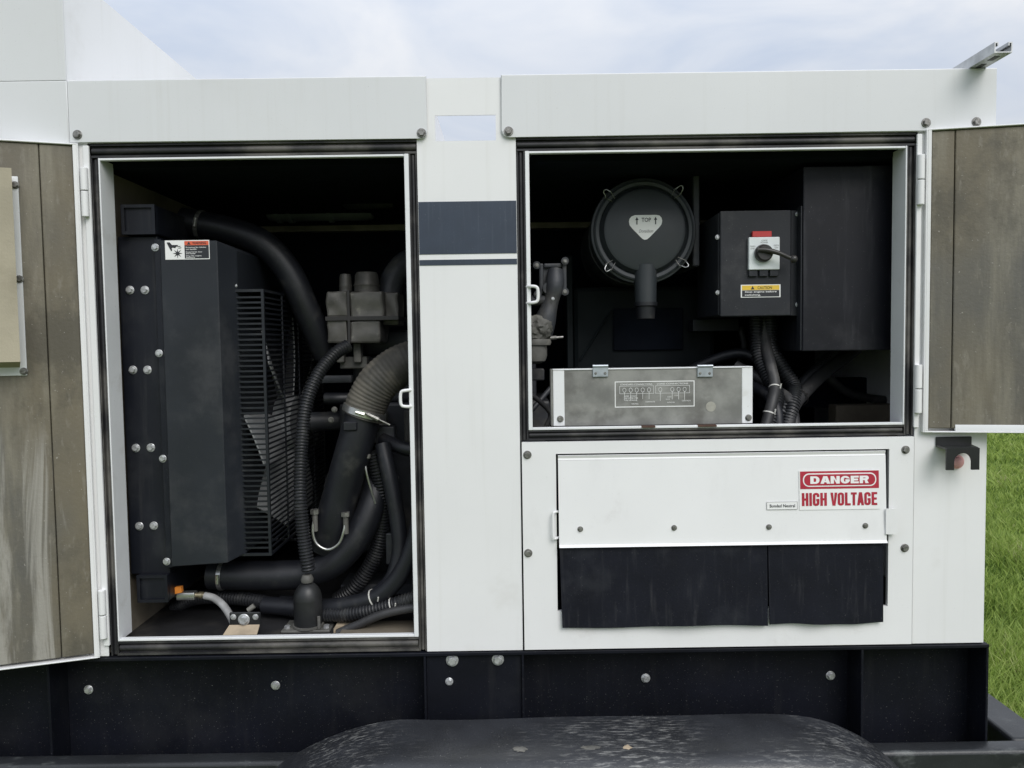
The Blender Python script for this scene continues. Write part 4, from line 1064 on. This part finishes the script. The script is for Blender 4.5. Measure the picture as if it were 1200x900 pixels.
for v in q.bm.verts:
    nn = mnoise.noise(v.co*3.1)*.22+mnoise.noise(v.co*7)*.14; v.co = Vector((p.x+v.co.x*18*s*(1+nn), YF-.015+v.co.z*0+v.co.y*14*s*(1+nn), p.z+v.co.z*15*s*(1+nn)))
obj('foil_wrap', q, castm, FF, 'crumpled grey foil wrap')
p = fp(628, 401); obj('collar', B().lathe([(0, -.008), (17*s, -.008), (18*s, 0), (17*s, .008), (0, .008)], p, (0, 0, 1), 28), castm, FF)
p = fp(626, 405); obj('bowl', B().lathe([(0, 0), (15*s, 0), (15*s, -12*s), (13*s, -18*s), (7*s, -21*s), (0, -21.5*s)], p, (0, 0, 1), 28), castm, FF)
p, p2 = fp(640, 396.5), fp(660, 395); obj('drain_stem', B().cyl(p, p.lerp(p2, .6), 2.6*s, 10).cyl(p.lerp(p2, .61), p2, 1.5*s, 8), dullbolt, FF)
h, c, r = run('engine_strut', 'slanted grey strut below the fuel filter bowl', 'strut', [(622, 482, .26), (645, 455, .3)], 3, enginem)
pbox(622, 432, 638, 446, .26, .05, 'clamp_block', enginem, h, .004)
h, c, r = run('fuel_line', 'thin dark fuel line curling below the filter bowl', 'hose', [(618, 460, .2), (632, 470, .22), (645, 485, .24), (640, 500, .24)], 3, cablem)

# ------------------------------------------------------------------ alternator body behind the terminal panel
AL = thing('alternator', 'dark green-black alternator body behind the air cleaner', 'alternator', (.30, .7, .93))
x0 = X(672, 420, .5)
obj('housing', B().box(x0, X(838, 420, .5), .50, .98, .93, Z(750, 335, .5), .015, 2), altm, AL)
p0, p1_ = P(718, 362, .5), P(800, 410, .5)
obj('cover_plate', B().box(p0.x, p1_.x, .488, .4995, p1_.z, p0.z, .003), liner, AL)
obj('edge_angle', B().box(x0-.02, x0-.001, .485, .52, .93, Z(670, 300, .5), .002), altm, AL)
obj('brace', B().cyl(P(680, 422, .49), P(716, 365, .49), .003, 8), altm, AL)

# ------------------------------------------------------------------ switch box and control cabinet
YC = .10
kx0 = X(941, 300, YC); kz1, kz0 = Z(990, 194, YC), Z(990, 411, YC)
CC = thing('control_cabinet', 'large black control cabinet at the right end of the bay', 'cabinet', (.97, .35, kz0))
obj('cabinet_body', B().box(kx0, 1.165, YC, YC+.5, kz0, kz1, .003, 2), cabm, CC)
obj('edge_strip', B().box(kx0-.0045, kx0-.0005, YC+.004, YC+.03, kz0+.002, kz1-.1, .001), boxm, CC)
obj('hanger', B().box(.95, 1.10, YC+.2, YC+.24, kz1+.0003, lz-.026), enginem, CC)
YS = .125
sxa, sxb = X(844, 308, YS), X(938, 308, YS); szb, szt = Z(890, 370.5, YS), Z(890, 246.5, YS)
SB = thing('switch_box', 'black switch box with rotary lever beside the control cabinet', 'switch box', ((sxa+sxb)/2, YS+.12, szb))
obj('box_body', B().box(sxa-.002, sxb, YS+.012, YS+.24, szb+.003, szt-.002, .003), boxm, SB)
obj('cover', B().box(sxa, sxb-.024, YS, YS+.0115, szb, szt, .003, 2), boxm, SB)
obj('side_flange', B().box(sxb-.023, sxb, YS+.006, YS+.0115, szb, szt, .001), boxm, SB)
for px, py in ((842, 278), (842.5, 343)): bolt(px-1, py, YS+.012, 6, SB, BOLT_Z)
for px, py in ((937, 251), (937, 357)): bolt(px-2, py, YS+.006, 6, SB, BOLT_Z)
r4 = rect(876, 278.5, 912, 316.5, YS)
SP = obj('switch_plate', B().box(r4[0], r4[1], YS-.012, YS-.0003, r4[2], r4[3], .0015), plate, SB)
rt = rect(880.5, 271.5, 903, 278.3, YS); obj('red_tab', B().box(rt[0], rt[1], YS-.010, YS-.0003, rt[2], rt[3], .0012), redm, SB)
for u in (.02, .36, .70):
    rq = sub(r4, u, u+.28, -.20, -.005); obj('terminal_shroud', B().box(rq[0], rq[1], YS-.008, YS-.0003, rq[2], rq[3], .001), boxm, SB)
kc = P(894, 297, YS-.012); s = M(1, YS)
obj('rotary_knob', B().lathe([(0, 0), (10*s, 0), (10.5*s, .004), (9.5*s, .016), (8*s, .019), (0, .019)], (kc.x, kc.y-.0003, kc.z), (0, -1, 0), 32), handlem, SB)
ke = P(930, 303.5, YS-.04)
lv = B(); lv.tube(catmull([(kc.x-9*s, kc.y-.021, kc.z+3.2*s), (kc.x, kc.y-.024, kc.z+2.6*s), (kc.x+.03, kc.y-.028, kc.z-1*s), (ke.x-.012, ke.y, ke.z+.004), (ke.x, ke.y, ke.z)], .006), lambda u: (3.0-1.3*abs(u-.3))*s, 12)
LV = obj('lever', lv, handlem, SB)
q = B(); bmesh.ops.create_uvsphere(q.bm, u_segments=20, v_segments=12, radius=4.6*s)
for v in q.bm.verts: v.co += ke
obj('lever_ball', q, handlem, LV)
for t_, u0, u1, v in (('OFF', .40, .60, .87), ('MAIN', .04, .20, .70), ('LINE', .05, .18, .63), ('GEN', .80, .96, .72), ('ON', .83, .94, .65), ('POWER', .38, .62, .81)):
    text('lettering', t_, *sub(r4, u0, u1, v, v+.045), YS-.0127, s_grey, SP)
CL = sign_root('caution_sticker', 'yellow and black caution sticker below the lever switch', 'sticker', 891, 348, YS)
r4 = rect(868, 333.5, 914.5, 348.5, YS); yk = YS-.0006
flat('backing', r4, yk, s_white, CL); flat('header', sub(r4, .03, .97, .58, .94), yk-.0006, s_yellow, CL); flat('text_field', sub(r4, .03, .97, .06, .55), yk-.0006, s_black, CL)
text('lettering', 'CAUTION', *sub(r4, .42, .78, .64, .86), yk-.0013, s_black, CL, .01)
text('lettering', 'Stop engine before', *sub(r4, .10, .90, .34, .51), yk-.0013, s_white, CL, .012); text('lettering', 'switching.', *sub(r4, .10, .50, .10, .27), yk-.0013, s_white, CL, .012)
a4 = sub(r4, .25, .34, .63, .90); obj('alert_symbol', B().prism_y([(a4[0], a4[2]), (a4[1], a4[2]), ((a4[0]+a4[1])/2, a4[3])], yk-.0013, yk-.0010), s_black, CL)
pbox(812, 374, 866, 388, .40, .06, 'shelf_bracket', boxm, SB, .002)
# cables below the switch box
G2 = 'cables bundled below the switch box'
LBL = [
 ('corrugated conduit dropping from the switch box into the cable bundle', [(886, 366, .24), (887, 395, .24), (889, 415, .23), (899, 440, .2), (910, 462, .16), (906, 485, .12), (899, 505, .10)], 8, .0085, conduitm),
 ('corrugated conduit dropping from the switch box beside its twin', [(902, 366, .24), (902, 395, .24), (905, 412, .23), (920, 436, .21), (931, 455, .19), (928, 478, .14), (918, 505, .11)], 8, .0085, conduitm),
 ('smooth cable leaving the conduits and passing the white tie', [(894, 368, .25), (896, 395, .235), (900, 415, .20), (904, 432, .165), (908, 452, .14), (905, 470, .11), (897, 500, .09)], 6.5, 0, cablem),
 ('pale-streaked thick cable slanting up under the control cabinet', [(1003, 408, .36), (985, 422, .33), (962, 440, .28), (942, 460, .2), (930, 475, .15), (922, 502, .11)], 8, 0, cablem),
 ('ribbed cable slanting up behind the pale-streaked cable', [(992, 405, .40), (970, 424, .36), (950, 442, .31), (932, 464, .22), (918, 480, .15), (908, 505, .12)], 8, .01, conduitm),
 ('dusty cable coming from behind the grey terminal panel, upper', [(862, 428, .28), (885, 440, .25), (908, 456, .2), (926, 470, .15), (932, 500, .12)], 6, 0, cablem),
 ('dusty cable coming from behind the grey terminal panel, lower', [(866, 444, .26), (884, 454, .22), (900, 463, .16), (910, 480, .12), (912, 505, .1)], 6.5, 0, hosem),
 ('dark cable looping out from behind the air cleaner spout', [(790, 470, .36), (806, 438, .36), (835, 422, .34), (865, 414, .31), (886, 420, .28), (900, 440, .24), (915, 470, .2)], 6, 0, hosem),
 ('thin dark cable hanging from the shelf bracket to the bundle', [(868, 384, .42), (872, 405, .40), (868, 425, .36), (885, 445, .3), (905, 462, .24)], 3.5, 0, cablem),
 ('dark cable trailing low to the right towards the beige rail', [(968, 440, .5), (990, 458, .5), (1015, 466, .5), (1050, 470, .5)], 5, 0, cablem)]
runs_ = []
for lab, pts, rp_, co_, m_ in LBL:
    runs_.append(run('cable', lab, 'cable', pts, rp_, m_, co_, G2))
h, c, r = runs_[2]; ztie(h, c, int(len(c)*.66), r, None, 1.03); ztie(h, c, int(len(c)*.88), r, None, 1.03)
h, c, r = runs_[3]; ztie(h, c, int(len(c)*.72), r, strapm, 1.25)
# beige floor rail and dark rail in the right bay
p0, p1_ = P(980, 475, .42), P(1050, 500, .42)
obj('floor_rail', B().box(p0.x, XR-.012, .42, .48, p1_.z-.06, p0.z, .003), foam, ENC)
p0, p1_ = P(960, 443, .62), P(1060, 476, .62)
obj('inner_rail', B().box(p0.x-.2, XR-.012, .62, .66, p1_.z, p0.z, .003), liner, ENC)
obj('end_liner', B().box(XR-.011, XR-.0065, .08, YD-.045, ZB+.022, lz-.03), lipwhite, ENC)

# ------------------------------------------------------------------ grey terminal panel
YT = .022
tx0, tx1 = X(645.5, 465, YT), X(882, 465, YT); tz1, tz0 = Z(764, 431, YT), Z(764, 499, YT)
TP = thing('terminal_panel', 'dirty grey hinged terminal panel with white edges standing on the sill', 'panel', ((tx0+tx1)/2, YT, qz0))
tz0 = qz0+.0005
wl, wr = X(661, 465, YT), X(870, 465, YT)
obj('sheet', B().box(wl, wr, YT+.0015, YT+.006, tz0, tz1-.004), greypanel, TP)
obj('side_edge', B().box(tx0+.006, wl+.001, YT, YT+.007, tz0, tz1-.0035, .001), lipwhite, TP)
obj('side_edge', B().box(wr-.001, tx1, YT, YT+.007, tz0, tz1-.0035, .001), lipwhite, TP)
obj('side_return', B().box(tx0, tx0+.0055, YT, YT+.04, tz0, tz1, .001), greypanel, TP)
obj('top_edge', B().box(tx0+.006, tx1, YT-.001, YT+.04, tz1-.0033, tz1, .001), lipwhite, TP)
lipgrey = material('knockout_grey', (.34, .33, .29), .6, var=.2, vscale=30)
hingem = material('zinc_hinge', (.46, .50, .54), .35, metal=.6, var=.15, vscale=40)
for px in (703.5, 826):
    a, c_ = P(px-9, 430, YT), P(px+9, 441.5, YT)
    H_ = obj('hinge', B().box(a.x, c_.x, YT-.004, YT+.0012, c_.z, a.z+.001, .001), hingem, TP)
    obj('hinge_pin', B().cyl((a.x, YT-.003, a.z+.002), (c_.x, YT-.003, a.z+.002), .0038, 12), hingem, H_)
    for dx in (-5.5, 5.5): bolt(px+dx, 437.5, YT-.004, 3.6, H_, BOLT_S, 'screw')
for px, py in ((656.5, 491), (877, 489.5)): bolt(px, py, YT, 8, TP, BOLT_D)
p = P(833, 476.5, YT+.001); obj('knockout', B().cyl((p.x, YT+.0008, p.z), (p.x, YT+.0016, p.z), M(6), 24), lipgrey, TP)
p = P(688, 474, YT+.001); obj('knockout', B().cyl((p.x, YT+.0009, p.z), (p.x, YT+.0016, p.z), M(6), 24), greypanel, TP)
WD = sign_root('wiring_diagram', 'white-outlined wiring diagram printed on the grey terminal panel', 'diagram', 767, 478, YT)
r4 = rect(720.5, 446.5, 814, 477, YT); yk = YT+.0012
def frame(name, r, t, y, m, par):
    q = B(); q.box(r[0], r[1], y-.0005, y, r[2], r[2]+t); q.box(r[0], r[1], y-.0005, y, r[3]-t, r[3]); q.box(r[0], r[0]+t, y-.0005, y, r[2]+t, r[3]-t); q.box(r[1]-t, r[1], y-.0005, y, r[2]+t, r[3]-t)
    return obj(name, q, m, par)
frame('outline', r4, .0022, yk, s_white, WD)
frame('diagram_box', sub(r4, .06, .49, .52, .82), .0007, yk, s_white, WD); frame('diagram_box', sub(r4, .51, .94, .52, .82), .0007, yk, s_white, WD)
q = B()
for u in (.12, .20, .275, .35, .43, .57, .72, .80, .875):
    p = poly(r4, [(u, .66)])[0]
    for k_ in range(10):
        a0, a1 = 2*math.pi*k_/10, 2*math.pi*(k_+1)/10
        q.tube([(p[0]+.0042*math.cos(a0), yk-.0004, p[1]+.0055*math.sin(a0)), (p[0]+.0042*math.cos(a1), yk-.0004, p[1]+.0055*math.sin(a1))], .0005, 4)
    a4 = poly(r4, [(u, .22+.1*((u*37) % 1)), (u, .58)]); q.box(a4[0][0]-.0004, a4[0][0]+.0004, yk-.0004, yk, a4[0][1], a4[1][1])
obj('terminal_symbols', q, s_white, WD)
for s_t, u0, u1, v, hgt in (('STANDARD CONNECTIONS', .07, .47, .85, .06), ('LOAD CONNECTIONS', .53, .92, .86, .06), ('LINE  LOAD', .12, .27, .41, .05), ('USE COPPER WIRE', .12, .29, .33, .05), ('ONLY SEE MANUAL', .13, .28, .25, .05), ('NEUTRAL', .21, .30, .11, .04), ('CONTACTS', .385, .50, .18, .05), ('START', .66, .71, .36, .04), ('STOP', .64, .69, .27, .04), ('REMOTE', .66, .75, .15, .04), ('CONTACTS', .84, .95, .20, .05), ('L1 L2', .75, .79, .42, .04)):
    text('lettering', s_t, *sub(r4, u0, u1, v, v+hgt), yk-.0006, s_white, WD, .01)

# ------------------------------------------------------------------ danger sign and small label on the output cover
yk = cover_y(Z(985, 575, -.017))
def tilt(root):
    """lean a sign that was built upright back onto the sloping cover"""
    ang = math.atan2(yt-yb, czt-czb)
    root.rotation_euler = (-ang, 0, 0)
YG = cover_y(Z(985, 597, -.017))-.0012
DS = sign_root('danger_sign', 'red and white DANGER HIGH VOLTAGE sign on the white output cover', 'sign', 985, 597.5, YG)
r4 = rect(937, 551, 1031.5, 597, YG)
flat('backing', r4, YG, s_white, DS); flat('header', sub(r4, .012, .988, .53, .975), YG-.0006, s_red, DS)
def pill(r4, r, y, m, name, par):
    pts = []
    for (cx, cz, a0) in ((r4[1]-r, r4[3]-r, 90), (r4[1]-r, r4[2]+r, 0), (r4[0]+r, r4[2]+r, 270), (r4[0]+r, r4[3]-r, 180)):
        for i in range(9):
            a = R_(a0-90*i/8); pts.append((cx+r*math.cos(a), cz+r*math.sin(a)))
    return obj(name, B().prism_y(pts, y-.0004, y), m, par)
hh_ = (r4[3]-r4[2])
e = sub(r4, .045, .955, .585, .925); pill(e, (e[3]-e[2])*.46, YG-.0011, s_white, 'oval_border', DS)
e = sub(r4, .060, .940, .615, .895); pill(e, (e[3]-e[2])*.46, YG-.0016, s_red, 'oval_field', DS)
block_text('lettering', 'DANGER', *sub(r4, .135, .86, .66, .85), YG-.0023, s_white, DS, .36, .25, .10, 1.0)
block_text('lettering', 'HIGH', *sub(r4, .03, .34, .10, .43), YG-.0010, s_red, DS, .165, .17, .06, .42)
block_text('lettering', 'VOLTAGE', *sub(r4, .385, .965, .10, .43), YG-.0010, s_red, DS, .165, .17, .06, .42)
tilt(DS)
BN = sign_root('neutral_label', 'small white Bonded Neutral label beside the danger sign', 'label', 916, 597.5, YG)
r4 = rect(898.5, 588, 934.5, 597, YG); flat('backing', r4, YG, s_white, BN)
frame('thin_border', r4, .0005, YG-.0006, s_grey, BN)
text('lettering', 'Bonded Neutral', *sub(r4, .10, .92, .28, .68), YG-.0012, s_black, BN, .008); tilt(BN)

# ------------------------------------------------------------------ hook bracket, pink button, strut channel
HK = thing('hook_bracket', 'black notched hook bracket on the white corner panel below the right door', 'bracket', P(1122, 545, 0))
a, c_ = P(1097, 512, -.003), P(1138, 523, -.003)
obj('back_plate', B().box(a.x, c_.x, -.006, -.0005, c_.z, a.z, .001), bracketm, HK)
YH = -.055
a2, c2 = P(1108, 527, YH), P(1146, 550, YH)
obj('shelf', B().quad8([(a.x, -.006, c_.z), (c_.x, -.006, c_.z), (c2.x, YH, a2.z), (a2.x, YH, a2.z)], [(a.x, -.006, c_.z+.005), (c_.x, -.006, c_.z+.005), (c2.x, YH, a2.z+.005), (a2.x, YH, a2.z+.005)]), bracketm, HK)
wd = c2.x-a2.x; n0, n1 = a2.x+wd*.23, a2.x+wd*.77; rr = (n1-n0)/2; ct = (n0+n1)/2
pts = [(a2.x, c2.z), (a2.x, a2.z+.004), (c2.x, a2.z+.004), (c2.x, c2.z), (n1, c2.z)]
zc_ = a2.z-.008-rr
for i in range(11):
    an = R_(180*i/10); pts.append((ct+rr*math.cos(an), zc_+rr*math.sin(an)))
pts.append((n0, c2.z))
obj('hook_plate', B().prism_y(pts, YH-.006, YH-.0005), bracketm, HK)
pk = P(1121, 541, -.004)
PB = thing('push_button', 'faded pink round button on the corner panel behind the black hook', 'button', (pk.x, -.002, pk.z))
obj('bezel', B().lathe([(0, 0), (.0175, 0), (.0175, .006), (.0145, .007), (0, .007)], (pk.x, -.0005, pk.z), (0, -1, 0), 28), pink, PB)
obj('cap', B().lathe([(0, .0072), (.0125, .0072), (.012, .015), (.008, .018), (0, .018)], (pk.x, -.0005, pk.z), (0, -1, 0), 28), pink, PB)

ST = thing('strut_channel', 'galvanised slotted strut channel lying on the roof and poking past its edge', 'strut channel', (1.13, .4, ZT))
sw = .0205; sx = P(1170, 62, -.09).x+.002; zs = ZT+.0005; t = .0025; Ys0, Ys1 = -.105, 1.0
b = B(); b.box(sx-sw, sx+sw, Ys0, Ys1, zs, zs+t)
b.box(sx-sw, sx-sw+t, Ys0, Ys1, zs+t, zs+.024); b.box(sx+sw-t, sx+sw, Ys0, Ys1, zs+t, zs+.024)
b.box(sx-sw+t, sx-sw+.009, Ys0, Ys1, zs+.0215, zs+.024); b.box(sx+sw-.009, sx+sw-t, Ys0, Ys1, zs+.0215, zs+.024)
b.box(sx-sw+.0065, sx-sw+.009, Ys0, Ys1, zs+.016, zs+.0214); b.box(sx+sw-.009, sx+sw-.0065, Ys0, Ys1, zs+.016, zs+.0214)
obj('channel', b, galv, ST)
slot = B().box(-.0065, .0065, -.014, .014, -.0006, .0, .0); slot = mesh_of('slot', slot); slot.materials.append(strapm)
for i in range(14): inst('slot', slot, (sx, Ys0+.035+i*.05, zs-.0001) if i < 2 else (sx, Ys0+.035+i*.05, zs+t+.0008), ST)

# ------------------------------------------------------------------ grass
def grass(N, d0, d1, u0, u1):
    D = np.exp(rng.uniform(np.log(d0), np.log(d1), N)); u = rng.uniform(u0, u1, N)
    x = D*u; y = D-1.9
    return np.stack([x, y], 1), D
pA, dA = grass(200000, 2.2, 26, .42, 1.05); pB, dB = grass(50000, 2.4, 24, -1.6, -.75); pC, dC = grass(30000, 2.3, 22, 1.05, 1.9)
pD, dD = grass(50000, 3.3, 24, -.75, .42)
pE = np.stack([rng.uniform(-4, 4, 60000), rng.uniform(-3.2, 1.6, 60000)], 1); dE = np.full(60000, 3.0)
p = np.concatenate([pA, pB, pC, pD, pE]); D = np.concatenate([dA, dB, dC, dD, dE])
N = len(p)
under = (p[:, 0] > -2.75) & (p[:, 0] < 1.42) & (p[:, 1] > -.36) & (p[:, 1] < 1.45)
clump = np.array([mnoise.noise(Vector((a*2.3, c*2.3, 0))) for a, c in p])
big = np.array([mnoise.noise(Vector((a*.45, c*.45, 4))) for a, c in p])
hgt = (.07+.08*rng.random(N)+.05*np.clip(clump, -.6, 1)+.03*big)*np.clip(1+(D-8)*.02, 1, 1.3)
hgt = np.clip(hgt, .025, .2); hgt[under] = np.minimum(hgt[under], .06); wid = (.0026+.0030*rng.random(N))*np.clip(D/3.5, 1, 5)
az = rng.uniform(0, 2*np.pi, N); lean = rng.uniform(.15, .9, N)*hgt
dx, dy = np.cos(az), np.sin(az); az2 = rng.uniform(0, 2*np.pi, N); wx, wy = np.cos(az2)*wid, np.sin(az2)*wid
V = np.zeros((N, 5, 3)); z0 = np.zeros(N)
V[:, 0] = np.stack([p[:, 0]-wx, p[:, 1]-wy, z0-.005], 1); V[:, 1] = np.stack([p[:, 0]+wx, p[:, 1]+wy, z0-.005], 1)
mx_, my_ = p[:, 0]+dx*lean*.35, p[:, 1]+dy*lean*.35
V[:, 2] = np.stack([mx_+wx*.8, my_+wy*.8, hgt*.6], 1); V[:, 3] = np.stack([mx_-wx*.8, my_-wy*.8, hgt*.6], 1)
V[:, 4] = np.stack([p[:, 0]+dx*lean, p[:, 1]+dy*lean, hgt], 1)
me = bpy.data.meshes.new('grass')
me.vertices.add(N*5); me.vertices.foreach_set('co', V.reshape(-1).astype(np.float32))
base = (np.arange(N)*5)[:, None]
loops = np.concatenate([base+np.array([[0, 1, 2, 3]]), base+np.array([[3, 2, 4]])], 1).reshape(-1)
me.loops.add(N*7); me.loops.foreach_set('vertex_index', loops.astype(np.int32))
me.polygons.add(N*2)
ls = np.stack([np.arange(N)*7, np.arange(N)*7+4], 1).reshape(-1)
me.polygons.foreach_set('loop_start', ls.astype(np.int32))
me.update(calc_edges=True); me.validate()
at = me.attributes.new('tint', 'FLOAT', 'POINT'); at.data.foreach_set('value', np.repeat(np.clip(rng.random(N)*.75+.35*clump+.15*(big+.3), 0, 1), 5).astype(np.float32))
gm = bpy.data.materials.new('grass_blade'); gm.use_nodes = True
t = gm.node_tree; bs = t.nodes['Principled BSDF']
an = t.nodes.new('ShaderNodeAttribute'); an.attribute_name = 'tint'
cr = t.nodes.new('ShaderNodeValToRGB'); el = cr.color_ramp.elements
el[0].position = 0; el[0].color = (.10, .17, .028, 1); el[1].position = 1; el[1].color = (.52, .50, .28, 1)
e1 = el.new(.45); e1.color = (.31, .42, .09, 1); e2 = el.new(.82); e2.color = (.36, .45, .12, 1)
t.links.new(an.outputs['Fac'], cr.inputs[0]); t.links.new(cr.outputs[0], bs.inputs['Base Color'])
bs.inputs['Roughness'].default_value = .5; bs.inputs['Specular IOR Level'].default_value = .3
tr = t.nodes.new('ShaderNodeBsdfTranslucent'); t.links.new(cr.outputs[0], tr.inputs['Color'])
ms = t.nodes.new('ShaderNodeMixShader'); ms.inputs[0].default_value = .45
t.links.new(bs.outputs[0], ms.inputs[1]); t.links.new(tr.outputs[0], ms.inputs[2]); t.links.new(ms.outputs[0], t.nodes['Material Output'].inputs['Surface'])
me.materials.append(gm)
go = bpy.data.objects.new('grass', me); COL.objects.link(go); go['kind'] = 'stuff'; go['label'] = 'green lawn grass beyond the trailer'; go['category'] = 'grass'
